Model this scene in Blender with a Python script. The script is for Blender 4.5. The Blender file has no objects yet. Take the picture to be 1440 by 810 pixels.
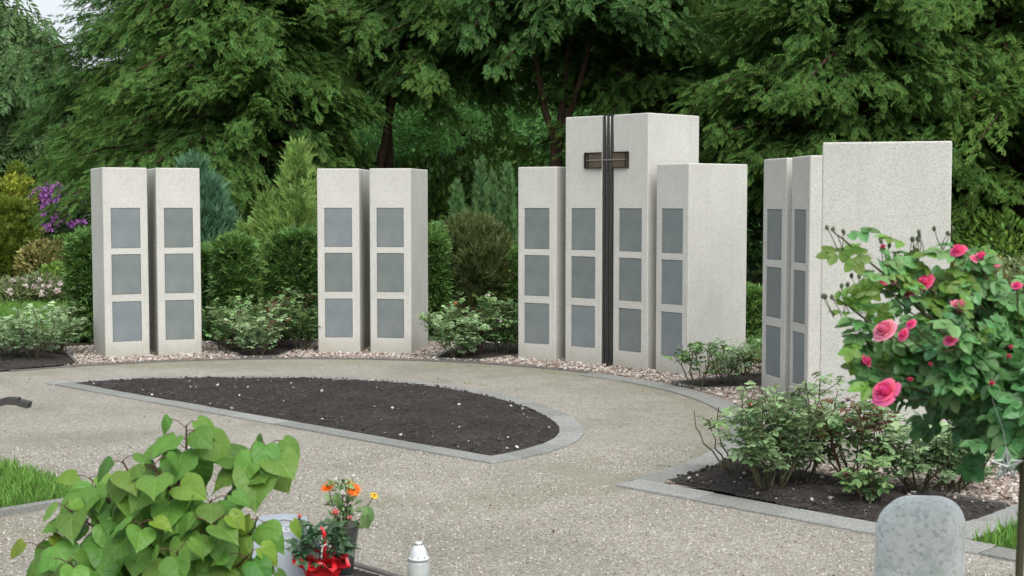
import bpy, bmesh, math, random
import numpy as np
from mathutils import Vector, Matrix

R = math.radians
scene = bpy.context.scene
COL = scene.collection
rng = np.random.default_rng(7)
random.seed(7)

# ------------------------------------------------------------------ camera solve (photo is 1440 x 810)
F, H, PT = 1960.344, 1.55, .061
CP, SP = math.cos(PT), math.sin(PT)

def ray(px, py):
    u, v = (px - 720) / F, (405 - py) / F
    return np.array([u, CP + v * SP, -SP + v * CP])

def gp(px, py, z=0.):
    d = ray(px, py)
    return d * ((z - H) / d[2]) + np.array([0, 0, H])

def at(px, py, y):
    d = ray(px, py)
    return d * (y / d[1]) + np.array([0, 0, H])

cam = bpy.data.objects.new('camera', bpy.data.cameras.new('camera'))
COL.objects.link(cam)
cam.location = (0, 0, H)
cam.rotation_euler = (math.pi / 2 - PT, 0, 0)
cam.data.sensor_width = 36
cam.data.lens = F / 1440 * 36
cam.data.clip_start = .1
cam.data.clip_end = 600
cam.data.dof.use_dof = True
cam.data.dof.focus_distance = 12.5
cam.data.dof.aperture_fstop = 10
scene.camera = cam

# ------------------------------------------------------------------ tags
def tag(o, label=None, cat=None, group=None, kind=None):
    if label: o['label'] = label
    if cat: o['category'] = cat
    if group: o['group'] = group
    if kind: o['kind'] = kind
    return o

def empty(name, loc, label, cat, group=None, rz=0):
    o = bpy.data.objects.new(name, None)
    o.empty_display_size = .1
    COL.objects.link(o)
    o.location = tuple(float(v) for v in loc)
    o.rotation_euler = (0, 0, rz)
    return tag(o, label, cat, group)

# ------------------------------------------------------------------ mesh collector
class Geo:
    def __init__(s):
        s.v, s.f, s.t, s.u, s.n = [], [], [], [], 0
    def add(s, V, faces, tint=.5, uv=None):
        V = np.asarray(V, float)
        if not isinstance(faces, list): faces = [faces]
        for f in faces:
            s.f.append(np.asarray(f, int) + s.n)
        s.v.append(V)
        s.t.append(np.full(len(V), tint, float) if np.isscalar(tint) else np.asarray(tint, float))
        s.u.append(V * 0 if uv is None else np.asarray(uv, float))
        s.n += len(V)
        return s
    def inst(s, T, M, P, tint=None):
        V, faces = T
        n, m = len(P), len(V)
        if n == 0: return s
        W = np.einsum('nij,mj->nmi', M, V) + P[:, None, :]
        if tint is None: tint = rng.random(n)
        off = (np.arange(n) * m)[:, None, None]
        fs = [(np.asarray(f)[None] + off).reshape(-1, np.asarray(f).shape[1]) for f in faces]
        return s.add(W.reshape(-1, 3), fs, np.repeat(tint, m), np.tile(V, (n, 1)))
    def build(s, name, mat, parent=None, smooth=False):
        me = bpy.data.meshes.new(name)
        V = np.concatenate(s.v)
        me.vertices.add(len(V))
        me.vertices.foreach_set('co', V.ravel().astype(np.float32))
        lv = np.concatenate([f.ravel() for f in s.f])
        tot = np.concatenate([np.full(len(f), f.shape[1]) for f in s.f])
        st = np.concatenate([[0], np.cumsum(tot)[:-1]])
        me.loops.add(len(lv))
        me.loops.foreach_set('vertex_index', lv.astype(np.int32))
        me.polygons.add(len(tot))
        me.polygons.foreach_set('loop_start', st.astype(np.int32))
        me.polygons.foreach_set('use_smooth', np.full(len(tot), smooth))
        me.update(calc_edges=True)
        a = me.attributes.new('tint', 'FLOAT', 'POINT')
        a.data.foreach_set('value', np.concatenate(s.t).astype(np.float32))
        a = me.attributes.new('leafuv', 'FLOAT_VECTOR', 'POINT')
        a.data.foreach_set('vector', np.concatenate(s.u).ravel().astype(np.float32))
        me.materials.append(mat)
        o = bpy.data.objects.new(name, me)
        COL.objects.link(o)
        o.parent = parent
        return o

def nrm(a):
    a = np.asarray(a, float)
    return a / (np.linalg.norm(a, axis=-1, keepdims=True) + 1e-9)

def frames(D, U, S):
    """columns x, y=D, z; scaled by S (n,) or (n,3)"""
    D = nrm(D); X = nrm(np.cross(D, U)); Z = np.cross(X, D)
    M = np.stack([X, D, Z], -1)
    S = np.asarray(S, float)
    return M * (S[:, None, None] if S.ndim == 1 else S[:, None, :])

def rdir(n, r=None):
    return nrm((r or rng).normal(size=(n, 3)))

def tube(g, path, rad, k=6, tint=.5, cap=True):
    path = np.asarray(path, float); n = len(path)
    rad = np.full(n, rad) if np.isscalar(rad) else np.asarray(rad, float)
    tan = np.gradient(path, axis=0); tan = nrm(tan)
    ref = np.array([0, 0, 1.]) if abs(tan[0, 2]) < .9 else np.array([1., 0, 0])
    V = []
    x = nrm(np.cross(tan[0], ref))
    for i in range(n):
        x = nrm(x - tan[i] * np.dot(x, tan[i])); y = np.cross(tan[i], x)
        a = np.arange(k) * 2 * math.pi / k
        V.append(path[i] + rad[i] * (np.cos(a)[:, None] * x + np.sin(a)[:, None] * y))
    q = []
    for i in range(n - 1):
        for j in range(k):
            a, b = i * k + j, i * k + (j + 1) % k
            q.append((a, b, b + k, a + k))
    V = np.concatenate(V); faces = [np.array(q)]
    if cap:
        faces += [np.arange(k)[None, ::-1], ((n - 1) * k + np.arange(k))[None]]
    g.add(V, faces, tint)

def lathe(g, prof, k=24, c=(0, 0, 0), tint=.5):
    prof = np.asarray(prof, float); n = len(prof)
    a = np.arange(k) * 2 * math.pi / k
    V = np.stack([np.outer(prof[:, 0], np.cos(a)), np.outer(prof[:, 0], np.sin(a)), np.repeat(prof[:, 1][:, None], k, 1)], -1).reshape(-1, 3) + np.array(c)
    q = [(i * k + j, i * k + (j + 1) % k, (i + 1) * k + (j + 1) % k, (i + 1) * k + j) for i in range(n - 1) for j in range(k)]
    g.add(V, [np.array(q), np.arange(k)[None, ::-1], ((n - 1) * k + np.arange(k))[None]], tint)

def box(g, c, s, rz=0., tint=.5, ch=0.):
    """box with chamfered top edges"""
    x, y, z = np.array(s) / 2
    co, si = math.cos(rz), math.sin(rz)
    lv = [(-z, 0), (z - ch, 0)] + ([(z, ch)] if ch else [])
    V = []
    for (zz, i) in lv:
        V += [(-x + i, -y + i, zz), (x - i, -y + i, zz), (x - i, y - i, zz), (-x + i, y - i, zz)]
    V = np.array(V)
    V = np.stack([V[:, 0] * co - V[:, 1] * si, V[:, 0] * si + V[:, 1] * co, V[:, 2]], -1) + np.array(c)
    q = [(0, 3, 2, 1)]
    for l in range(len(lv) - 1):
        for j in range(4):
            a, b = 4 * l + j, 4 * l + (j + 1) % 4
            q.append((a, b, b + 4, a + 4))
    t = 4 * (len(lv) - 1)
    q.append((t, t + 1, t + 2, t + 3))
    g.add(V, np.array(q), tint)

def from_bm(name, bm, mat, parent=None, smooth=False):
    me = bpy.data.meshes.new(name)
    bm.normal_update(); bm.to_mesh(me); bm.free()
    me.materials.append(mat)
    if smooth:
        me.polygons.foreach_set('use_smooth', [True] * len(me.polygons))
    o = bpy.data.objects.new(name, me); COL.objects.link(o); o.parent = parent
    return o

# ------------------------------------------------------------------ materials
class NT:
    def __init__(s, name):
        s.m = bpy.data.materials.new(name); s.m.use_nodes = True
        s.t = s.m.node_tree; s.t.nodes.clear()
        s.out = s.n('ShaderNodeOutputMaterial')
    def n(s, typ, **k):
        nd = s.t.nodes.new(typ)
        for a, b in k.items():
            if a.startswith('i_'):
                key = a[2:].replace('_', ' ')
                nd.inputs[int(key) if key.isdigit() else key].default_value = b
            else: setattr(nd, a, b)
        return nd
    def l(s, a, b): s.t.links.new(a, b)
    def ramp(s, src, stops, interp='LINEAR'):
        r = s.n('ShaderNodeValToRGB'); cr = r.color_ramp; cr.interpolation = interp
        while len(cr.elements) < len(stops): cr.elements.new(.5)
        for e, (p, c) in zip(cr.elements, stops):
            e.position = p; e.color = (*(c if not np.isscalar(c) else (c, c, c)), 1)
        s.l(src, r.inputs[0]); return r.outputs[0]
    def mix(s, fac, a, b, mode='MIX'):
        m = s.n('ShaderNodeMix', data_type='RGBA', blend_type=mode)
        for v, i in ((fac, 0), (a, 6), (b, 7)):
            if hasattr(v, 'links'): s.l(v, m.inputs[i])
            else: m.inputs[i].default_value = v if i == 0 else (*v, 1)
        return m.outputs[2]
    def math(s, op, a, b=0.):
        m = s.n('ShaderNodeMath', operation=op)
        for v, i in ((a, 0), (b, 1)):
            if hasattr(v, 'links'): s.l(v, m.inputs[i])
            else: m.inputs[i].default_value = v
        return m.outputs[0]
    def coord(s): return s.n('ShaderNodeTexCoord').outputs['Object']
    def pos(s): return s.n('ShaderNodeNewGeometry').outputs['Position']
    def noise(s, vec, scale, detail=3, rough=.55):
        nd = s.n('ShaderNodeTexNoise'); nd.inputs['Scale'].default_value = scale
        nd.inputs['Detail'].default_value = detail; nd.inputs['Roughness'].default_value = rough
        s.l(vec, nd.inputs['Vector']); return nd.outputs['Fac']
    def vor(s, vec, scale, out='Color', feature='F1'):
        nd = s.n('ShaderNodeTexVoronoi', feature=feature); nd.inputs['Scale'].default_value = scale
        s.l(vec, nd.inputs['Vector']); return nd.outputs[out]
    def bump(s, h, strength, dist):
        b = s.n('ShaderNodeBump'); b.inputs['Strength'].default_value = strength; b.inputs['Distance'].default_value = dist
        s.l(h, b.inputs['Height']); return b.outputs[0]
    def bsdf(s, col, rough=.8, normal=None, spec=.4, metal=0., trans=0.):
        p = s.n('ShaderNodeBsdfPrincipled')
        if hasattr(col, 'links'): s.l(col, p.inputs['Base Color'])
        else: p.inputs['Base Color'].default_value = (*col, 1)
        if hasattr(rough, 'links'): s.l(rough, p.inputs['Roughness'])
        else: p.inputs['Roughness'].default_value = rough
        p.inputs['Specular IOR Level'].default_value = spec
        p.inputs['Metallic'].default_value = metal
        p.inputs['Transmission Weight'].default_value = trans
        if normal is not None: s.l(normal, p.inputs['Normal'])
        s.l(p.outputs[0], s.out.inputs[0]); return p
    def sep(s, c, i=0):
        x = s.n('ShaderNodeSeparateColor'); s.l(c, x.inputs[0]); return x.outputs[i]

def leaf_mat(name, dark, light, rough=.55, transl=.28, vary=.35, veins=False, spec=.35, tip=None):
    N = NT(name)
    t = N.n('ShaderNodeAttribute', attribute_name='tint').outputs['Fac']
    col = N.mix(t, dark, light)
    if tip is not None:
        y = N.n('ShaderNodeSeparateXYZ'); N.l(N.n('ShaderNodeAttribute', attribute_name='leafuv').outputs['Vector'], y.inputs[0])
        r = N.ramp(y.outputs[1], [(.6, 0.), (1., .8)])
        col = N.mix(r, col, tip)
    isl = N.n('ShaderNodeNewGeometry').outputs['Random Per Island']
    hs = N.n('ShaderNodeHueSaturation')
    N.l(col, hs.inputs['Color'])
    N.l(N.math('ADD', N.math('MULTIPLY', isl, vary * 2), 1 - vary), hs.inputs['Value'])
    N.l(N.math('ADD', N.math('MULTIPLY', isl, .035), .484), hs.inputs['Hue'])
    col = hs.outputs[0]
    nor = None
    if veins:
        fl = N.noise(N.coord(), 55., 2)
        col = N.mix(N.ramp(fl, [(.70, 0.), (.74, .75)]), col, (.10, .075, .02))
        sx = N.n('ShaderNodeSeparateXYZ'); N.l(N.n('ShaderNodeAttribute', attribute_name='leafuv').outputs['Vector'], sx.inputs[0])
        ax = N.math('ABSOLUTE', sx.outputs[0])
        mid = N.math('LESS_THAN', ax, .012)
        w = N.math('SINE', N.math('MULTIPLY', N.math('SUBTRACT', sx.outputs[1], N.math('MULTIPLY', ax, .9)), 26.))
        lat = N.math('POWER', N.math('MAXIMUM', w, 0.), 14.)
        v = N.math('MAXIMUM', mid, lat)
        col = N.mix(N.math('MULTIPLY', v, .22), col, tuple(min(1, c * 1.9 + .02) for c in light))
        nor = N.bump(N.math('ADD', v, N.math('MULTIPLY', N.noise(N.coord(), 60), 1.2)), .5, .004)
    p = N.bsdf(col, rough, nor, spec)
    tr = N.n('ShaderNodeBsdfTranslucent')
    ht = N.n('ShaderNodeHueSaturation', i_Value=1.25, i_Hue=.495)
    N.l(col, ht.inputs['Color']); N.l(ht.outputs[0], tr.inputs[0])
    ms = N.n('ShaderNodeMixShader'); ms.inputs[0].default_value = transl
    N.l(p.outputs[0], ms.inputs[1]); N.l(tr.outputs[0], ms.inputs[2]); N.l(ms.outputs[0], N.out.inputs[0])
    return N.m

def plain(name, col, rough=.6, metal=0., spec=.4, var=.15, scale=30, bump=0., trans=0.):
    N = NT(name); c = N.coord()
    nz = N.noise(c, scale, 4)
    cc = N.mix(nz, tuple(v * (1 - var) for v in col), tuple(min(1, v * (1 + var)) for v in col))
    N.bsdf(cc, rough, N.bump(nz, .5, bump) if bump else None, spec, metal, trans)
    return N.m

M = {}
def m_concrete():
    N = NT('washed_concrete'); c = N.coord()
    v = N.sep(N.vor(c, 300.))
    col = N.ramp(v, [(0., (.37, .38, .355)), (.10, (.48, .49, .46)), (.25, (.615, .613, .562)), (.7, (.655, .653, .60)), (1., (.735, .732, .68))])
    v2 = N.sep(N.vor(c, 120.), 1)
    col = N.mix(N.ramp(v2, [(.88, 0.), (.95, .20)]), col, (.36, .35, .33))
    big = N.noise(c, 2.2, 5)
    col = N.mix(1., col, N.ramp(big, [(.3, .82), (.7, .95)]), 'MULTIPLY')
    # weather streaks and a splash band of dirt near the foot
    mp = N.n('ShaderNodeMapping'); mp.inputs['Scale'].default_value = (9, 9, .5); N.l(c, mp.inputs[0])
    st = N.noise(mp.outputs[0], 2., 4)
    col = N.mix(N.ramp(st, [(.54, 0.), (.76, .34)]), col, (.42, .42, .37))
    z = N.n('ShaderNodeSeparateXYZ'); N.l(c, z.inputs[0])
    ft = N.math('ADD', z.outputs[2], N.math('MULTIPLY', N.noise(c, 7., 4), .22))
    col = N.mix(N.ramp(ft, [(.10, .55), (.30, 0.)]), col, (.33, .32, .24))
    N.bsdf(col, .85, N.bump(N.vor(c, 125., 'Distance'), .35, .003), .25)
    return N.m
M['concrete'] = m_concrete()

def m_slate():
    N = NT('slate_plate'); c = N.coord()
    nz = N.noise(c, 5., 5)
    col = N.ramp(nz, [(.3, (.158, .184, .196)), (.7, (.212, .236, .240))])
    oi = N.n('ShaderNodeObjectInfo').outputs['Random']
    col = N.mix(1., col, N.ramp(oi, [(0., (.84, .87, .80)), (.5, (.96, .99, .95)), (1., (1.04, 1.06, 1.10))]), 'MULTIPLY')
    mp = N.n('ShaderNodeMapping'); mp.inputs['Scale'].default_value = (1, 1, .12); N.l(c, mp.inputs[0])
    s2 = N.noise(mp.outputs[0], 60., 3)
    col = N.mix(N.ramp(s2, [(.55, 0.), (.75, .18)]), col, (.27, .28, .27))
    N.bsdf(col, N.ramp(nz, [(.3, .34), (.7, .5)]), N.bump(N.noise(c, 40., 3), .15, .002), .45)
    return N.m
M['slate'] = m_slate()

def m_path():
    N = NT('bound_gravel'); c = N.pos()
    v = N.sep(N.vor(c, 150.)); d = N.vor(c, 150., 'Distance')
    col = N.ramp(v, [(0., (.185, .172, .145)), (.2, (.265, .252, .216)), (.5, (.33, .315, .272)), (.8, (.39, .374, .328)), (1., (.50, .485, .44))])
    v2 = N.sep(N.vor(c, 46.), 1)
    col = N.mix(N.ramp(v2, [(.88, 0.), (.95, .35)]), col, (.52, .50, .455))
    col = N.mix(N.ramp(v2, [(.04, .35), (.10, 0.)]), col, (.16, .15, .125))
    b = N.noise(c, .9, 6, .6)
    col = N.mix(1., col, N.ramp(b, [(.3, (.76, .76, .73)), (.5, (1, .99, .97)), (.72, (1.14, 1.13, 1.11))]), 'MULTIPLY')
    # mossy film
    vd = N.n('ShaderNodeVectorMath', operation='DISTANCE'); N.l(c, vd.inputs[0]); vd.inputs[1].default_value = (-2.0, 10.1, 0)
    edge = N.ramp(N.math('MULTIPLY', vd.outputs['Value'], .25), [(.66, 0.), (.89, .16), (.925, .22), (.95, 0.)])
    mo = N.math('ADD', N.noise(c, 1.7, 5, .62), edge)
    col = N.mix(N.ramp(mo, [(.54, 0.), (.72, .4)]), col, (.21, .215, .12))
    N.bsdf(col, .9, N.bump(d, .9, .006), .2)
    return N.m
M['path'] = m_path()

def m_soil():
    N = NT('dark_soil'); c = N.pos()
    n1 = N.noise(c, 26., 7, .7); n2 = N.noise(c, 2.5, 3)
    col = N.ramp(n1, [(.3, (.026, .023, .021)), (.55, (.056, .050, .045)), (.8, (.105, .094, .083))])
    col = N.mix(1., col, N.ramp(n2, [(.3, .8), (.7, 1.25)]), 'MULTIPLY')
    v = N.vor(c, 34., 'Distance')
    N.bsdf(col, .95, N.bump(N.math('ADD', n1, v), .8, .03), .15)
    return N.m
M['soil'] = m_soil()

def m_kerb():
    N = NT('kerb_granite'); c = N.pos()
    v = N.sep(N.vor(c, 180.))
    col = N.ramp(v, [(0., (.185, .192, .182)), (.5, (.285, .292, .276)), (1., (.38, .386, .365))])
    t = N.n('ShaderNodeAttribute', attribute_name='tint').outputs['Fac']
    col = N.mix(1., col, N.ramp(t, [(0., (.76, .77, .75)), (1., (1.1, 1.1, 1.1))]), 'MULTIPLY')
    b = N.noise(c, 6., 6, .65)
    col = N.mix(N.ramp(b, [(.5, 0.), (.72, .5)]), col, (.20, .19, .15))
    N.bsdf(col, .8, N.bump(N.noise(c, 90., 4), .3, .004), .3)
    return N.m
M['kerb'] = m_kerb()

def m_pebble(name, stops):
    N = NT(name)
    isl = N.n('ShaderNodeNewGeometry').outputs['Random Per Island']
    col = N.ramp(isl, stops)
    col = N.mix(1., col, N.ramp(N.noise(N.pos(), 120., 3), [(.3, .85), (.7, 1.1)]), 'MULTIPLY')
    N.bsdf(col, .75, None, .3)
    return N.m
M['pebble'] = m_pebble('pink_chippings', [(0., (.20, .16, .13)), (.25, (.34, .28, .235)), (.5, (.42, .36, .31)), (.75, (.48, .44, .39)), (.95, (.60, .575, .53)), (1., (.68, .66, .62))])
M['grit'] = m_pebble('gravel_grains', [(0., (.15, .135, .115)), (.3, (.30, .28, .24)), (.7, (.45, .43, .38)), (1., (.74, .72, .68))])
M['stone_bit'] = m_pebble('pale_stones', [(0., (.30, .27, .23)), (.6, (.52, .49, .45)), (1., (.78, .76, .73))])
M['clod'] = m_pebble('soil_clods', [(0., (.028, .025, .022)), (.6, (.058, .051, .046)), (1., (.12, .107, .094))])
M['peb_base'] = plain('chippings_bed', (.33, .26, .22), .9, var=.5, scale=60, bump=.02)

def m_ground():
    N = NT('garden_floor'); c = N.pos()
    a = N.noise(c, .35, 5); b = N.noise(c, 9., 6, .7)
    col = N.mix(N.ramp(a, [(.42, 0.), (.58, 1.)]), (.045, .036, .024), (.045, .075, .022))
    col = N.mix(1., col, N.ramp(b, [(.3, .55), (.7, 1.35)]), 'MULTIPLY')
    N.bsdf(col, .95, N.bump(b, .8, .05), .1)
    return N.m
M['ground'] = m_ground()
def m_lawn():
    N = NT('mown_lawn'); c = N.pos()
    b = N.noise(c, 30., 6, .7); a = N.noise(c, 1.2, 4)
    col = N.ramp(b, [(.3, (.035, .075, .012)), (.7, (.10, .19, .035))])
    col = N.mix(1., col, N.ramp(a, [(.3, .8), (.7, 1.2)]), 'MULTIPLY')
    N.bsdf(col, .9, N.bump(b, .8, .04), .15)
    return N.m
M['lawn'] = m_lawn()
M['grass'] = leaf_mat('grass_blade', (0.084, 0.188, 0.028), (0.244, 0.450, 0.093), .6, .3, .3)
M['edging'] = plain('timber_edging', (.13, .125, .115), .85, var=.3, scale=20)
def m_bark(name, a, b):
    N = NT(name); c = N.coord()
    mp = N.n('ShaderNodeMapping'); mp.inputs['Scale'].default_value = (9, 9, 1.6); N.l(c, mp.inputs[0])
    n = N.noise(mp.outputs[0], 3., 6, .7)
    N.bsdf(N.ramp(n, [(.3, a), (.7, b)]), .9, N.bump(n, .9, .06), .15)
    return N.m
M['bark'] = m_bark('yew_bark', (.032, .020, .013), (.135, .088, .060))
M['bark_dark'] = m_bark('dark_bark', (.018, .014, .010), (.075, .058, .042))
M['cane'] = leaf_mat('rose_cane', (.05, .05, .025), (.11, .10, .05), .6, 0., .2)
M['cane_red'] = leaf_mat('red_cane', (.06, .028, .022), (.12, .05, .04), .6, 0., .2)

YEW = [leaf_mat('yew_leaf', (0.054, 0.132, 0.034), (0.137, 0.256, 0.063), .65, .44, .24, spec=.12, tip=(.150, .255, .058)),
       leaf_mat('yew_leaf_dark', (0.046, 0.120, 0.037), (0.117, 0.234, 0.070), .65, .44, .24, spec=.12, tip=(.125, .23, .062)),
       leaf_mat('yew_leaf_fresh', (0.066, 0.149, 0.033), (0.159, 0.290, 0.067), .65, .44, .24, spec=.12, tip=(.172, .285, .06))]
M['back_leaf'] = leaf_mat('second_row_leaf', (0.083, 0.207, 0.063), (0.193, 0.380, 0.118), .65, .42, .35, spec=.1)
M['far_leaf'] = leaf_mat('far_willow_leaf', (.085, .165, .055), (.155, .265, .10), .6, .3, .3)
M['wood_leaf'] = leaf_mat('understorey_leaf', (0.054, 0.115, 0.026), (0.173, 0.317, 0.058), .5, .25, .4)
M['hedge'] = leaf_mat('hedge_leaf', (0.080, 0.170, 0.053), (0.223, 0.390, 0.089), .6, .2, .4)
M['hedge_brown'] = leaf_mat('bronzed_yew_leaf', (0.072, 0.106, 0.034), (0.162, 0.198, 0.066), .6, .22, .4)
M['blue_con'] = leaf_mat('blue_cypress_leaf', (.065, .165, .085), (.15, .30, .165), .6, .25, .3)
M['green_con'] = leaf_mat('green_cypress_leaf', (0.137, 0.242, 0.056), (0.307, 0.468, 0.121), .6, .25, .3)
M['thuja'] = leaf_mat('thuja_leaf', (.065, .15, .05), (.145, .27, .09), .6, .2, .3)
M['gold'] = leaf_mat('golden_leaf', (0.169, 0.220, 0.025), (0.473, 0.490, 0.059), .6, .25, .35)
M['gold_dark'] = leaf_mat('golden_yew_leaf', (0.108, 0.166, 0.023), (0.312, 0.390, 0.055), .6, .25, .35)
M['rhodo'] = leaf_mat('rhododendron_leaf', (0.054, 0.108, 0.046), (0.144, 0.234, 0.090), .45, .15, .35)
M['azalea'] = leaf_mat('azalea_leaf', (0.206, 0.225, 0.066), (0.450, 0.375, 0.150), .6, .25, .35)
M['lowgreen'] = leaf_mat('low_shrub_leaf', (0.124, 0.246, 0.044), (0.299, 0.474, 0.088), .6, .25, .35)
M['cover'] = leaf_mat('cover_rose_leaf', (0.143, 0.202, 0.084), (0.336, 0.386, 0.185), .6, .25, .35)
M['heath'] = leaf_mat('heath_leaf', (0.112, 0.128, 0.045), (0.210, 0.225, 0.090), .7, .2, .35)
M['rose_leaf'] = leaf_mat('rose_leaf', (0.086, 0.183, 0.061), (0.278, 0.431, 0.164), .42, .25, .35, spec=.45)
M['rose_leaf_grey'] = leaf_mat('rose_leaf_pale', (0.171, 0.272, 0.138), (0.433, 0.591, 0.307), .42, .25, .3, spec=.45)
M['rose_leaf_mid'] = leaf_mat('rose_leaf_mid', (0.110, 0.204, 0.088), (0.297, 0.407, 0.198), .42, .25, .35, spec=.45)
M['rose_new'] = leaf_mat('rose_new_growth', (.085, .040, .028), (.19, .095, .055), .5, .25, .3)
M['std_leaf'] = leaf_mat('standard_rose_leaf', (0.067, 0.200, 0.067), (0.206, 0.406, 0.140), .38, .34, .25, spec=.55)
M['std_leaf_new'] = leaf_mat('standard_rose_young_leaf', (.085, .19, .03), (.20, .35, .06), .42, .32, .25, spec=.45)
M['heart'] = leaf_mat('heart_leaf', (.060, .165, .024), (.190, .355, .058), .45, .3, .18, veins=True, spec=.4)
M['heart_new'] = leaf_mat('heart_leaf_young', (.13, .25, .03), (.26, .36, .04), .45, .38, .18, veins=True, spec=.4)
def petal(name, a, b, tr=.25):
    return leaf_mat(name, a, b, .55, tr, .12, spec=.3)
M['pink'] = petal('pink_petal', (.76, .055, .22), (.92, .20, .38))
M['pink_pale'] = petal('faded_pink_petal', (.70, .12, .24), (.88, .38, .46))
M['pink_bud'] = petal('pink_bud', (.45, .03, .07), (.65, .09, .12))
M['white_petal'] = petal('blush_petal', (.70, .55, .55), (.85, .80, .78))
M['purple'] = petal('purple_petal', (.32, .12, .42), (.56, .29, .62))
M['orange'] = petal('orange_petal', (.80, .13, .01), (.95, .24, .02))
M['yellow'] = petal('yellow_petal', (.75, .48, .02), (.90, .65, .05))
M['salmon'] = petal('salmon_petal', (.65, .18, .14), (.85, .35, .28))
M['flower_eye'] = plain('flower_eye', (.16, .05, .02), .9, var=.4, scale=200)
M['sepal'] = leaf_mat('sepal', (.05, .075, .03), (.10, .12, .055), .6, .1, .2)
M['darkgreen'] = leaf_mat('pot_plant_leaf', (0.025, 0.077, 0.031), (0.084, 0.175, 0.070), .4, .15, .3, spec=.5)

M['rod'] = plain('dark_steel', (.055, .056, .058), .42, .7, .5, .2, 40)
M['frame'] = plain('dark_bronze_frame', (.045, .038, .034), .45, .7, .5, .2, 40)
def m_bronze():
    N = NT('brown_bronze'); c = N.coord()
    mp = N.n('ShaderNodeMapping'); mp.inputs['Scale'].default_value = (1.5, 1.5, 9); N.l(c, mp.inputs[0])
    n = N.noise(mp.outputs[0], 14., 5)
    N.bsdf(N.ramp(n, [(.3, (.080, .062, .042)), (.7, (.20, .162, .115))]), .45, None, .5, .55)
    return N.m
M['bronze'] = m_bronze()

def m_granite():
    N = NT('weathered_granite'); c = N.coord()
    v = N.sep(N.vor(c, 240.)); n = N.noise(c, 14., 6, .7)
    col = N.ramp(v, [(0., (.70, .75, .72)), (.4, (.82, .86, .83)), (1., (.88, .90, .88))])
    col = N.mix(N.ramp(n, [(.50, 0.), (.66, .55)]), col, (.47, .51, .48))
    col = N.mix(N.ramp(N.noise(c, 7., 5, .7), [(.42, 0.), (.66, .6)]), col, (.54, .63, .56))
    n2 = N.noise(c, 85., 5, .75)
    col = N.mix(N.ramp(N.sep(N.vor(c, 95.), 1), [(.80, 0.), (.9, .5)]), col, (.36, .40, .38))
    col = N.mix(N.ramp(n2, [(.60, 0.), (.74, .55)]), col, (.16, .17, .16))
    N.bsdf(col, .5, N.bump(n2, .25, .004), .45)
    return N.m
M['granite'] = m_granite()
M['greystone'] = plain('blue_grey_stone', (.34, .385, .42), .55, 0, .4, .18, 12, .004)
M['letter'] = plain('pale_lettering', (.72, .72, .70), .6, var=.05)
M['bench'] = plain('weathered_dark_wood', (.055, .055, .052), .75, 0, .3, .35, 25, .004)
M['white_plastic'] = plain('white_plastic', (.62, .66, .67), .4, 0, .5, .05, 20)
M['dark_hole'] = plain('dark_vent', (.02, .02, .022), .8)
M['candle'] = plain('grave_candle_wax', (.72, .74, .70), .6, var=.08)
def m_glass(name, col, rough):
    N = NT(name); p = N.bsdf(col, rough, None, .5, 0, .85); p.inputs['IOR'].default_value = 1.3
    return N.m
def m_thin():
    N = NT('lantern_glass'); p = N.bsdf((.62, .67, .65), .12, None, .6); p.inputs['Alpha'].default_value = .38
    return N.m
M['glass'] = m_thin()
M['vase'] = m_glass('smoky_vase', (.32, .34, .34), .2)
M['star'] = plain('silvery_wire', (.36, .38, .36), .4, .5, .5, .1, 40)
M['foil'] = plain('red_foil', (.60, .012, .022), .3, 0, .6, .25, 25)
M['ribbon_w'] = plain('white_ribbon', (.78, .74, .74), .5, var=.05)
M['stake'] = plain('green_stake', (.075, .075, .035), .8, var=.4, scale=30)

# ------------------------------------------------------------------ templates
def t_leaf(w=.5, fold=.08, curl=.12):
    V = np.array([(0, 0, 0), (-w / 2, .42, fold), (0, .5, 0), (w / 2, .42, fold), (0, 1, -curl)], float)
    return V, [np.array([(0, 2, 1), (0, 3, 2), (2, 4, 1), (3, 4, 2)])]

def t_oval(n=6, w=.62, fold=.10, curl=.18, pw=.75, wave=.02, seed=0):
    r = np.random.default_rng(seed)
    V = []
    for i in range(n + 1):
        s = i / n
        h = w / 2 * (math.sin(math.pi * min(1, s ** .85 * .97 + .02)) ** pw)
        z = -curl * s * s + r.normal() * wave * .3
        V += [(-h, s + .03 * (i % 2) * 0, z + fold * h * 2 + r.normal() * wave), (0, s, z), (h, s, z + fold * h * 2 + r.normal() * wave)]
    q = []
    for i in range(n):
        a = 3 * i
        q += [(a, a + 1, a + 4, a + 3), (a + 1, a + 2, a + 5, a + 4)]
    return np.array(V, float), [np.array(q)]

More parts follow.
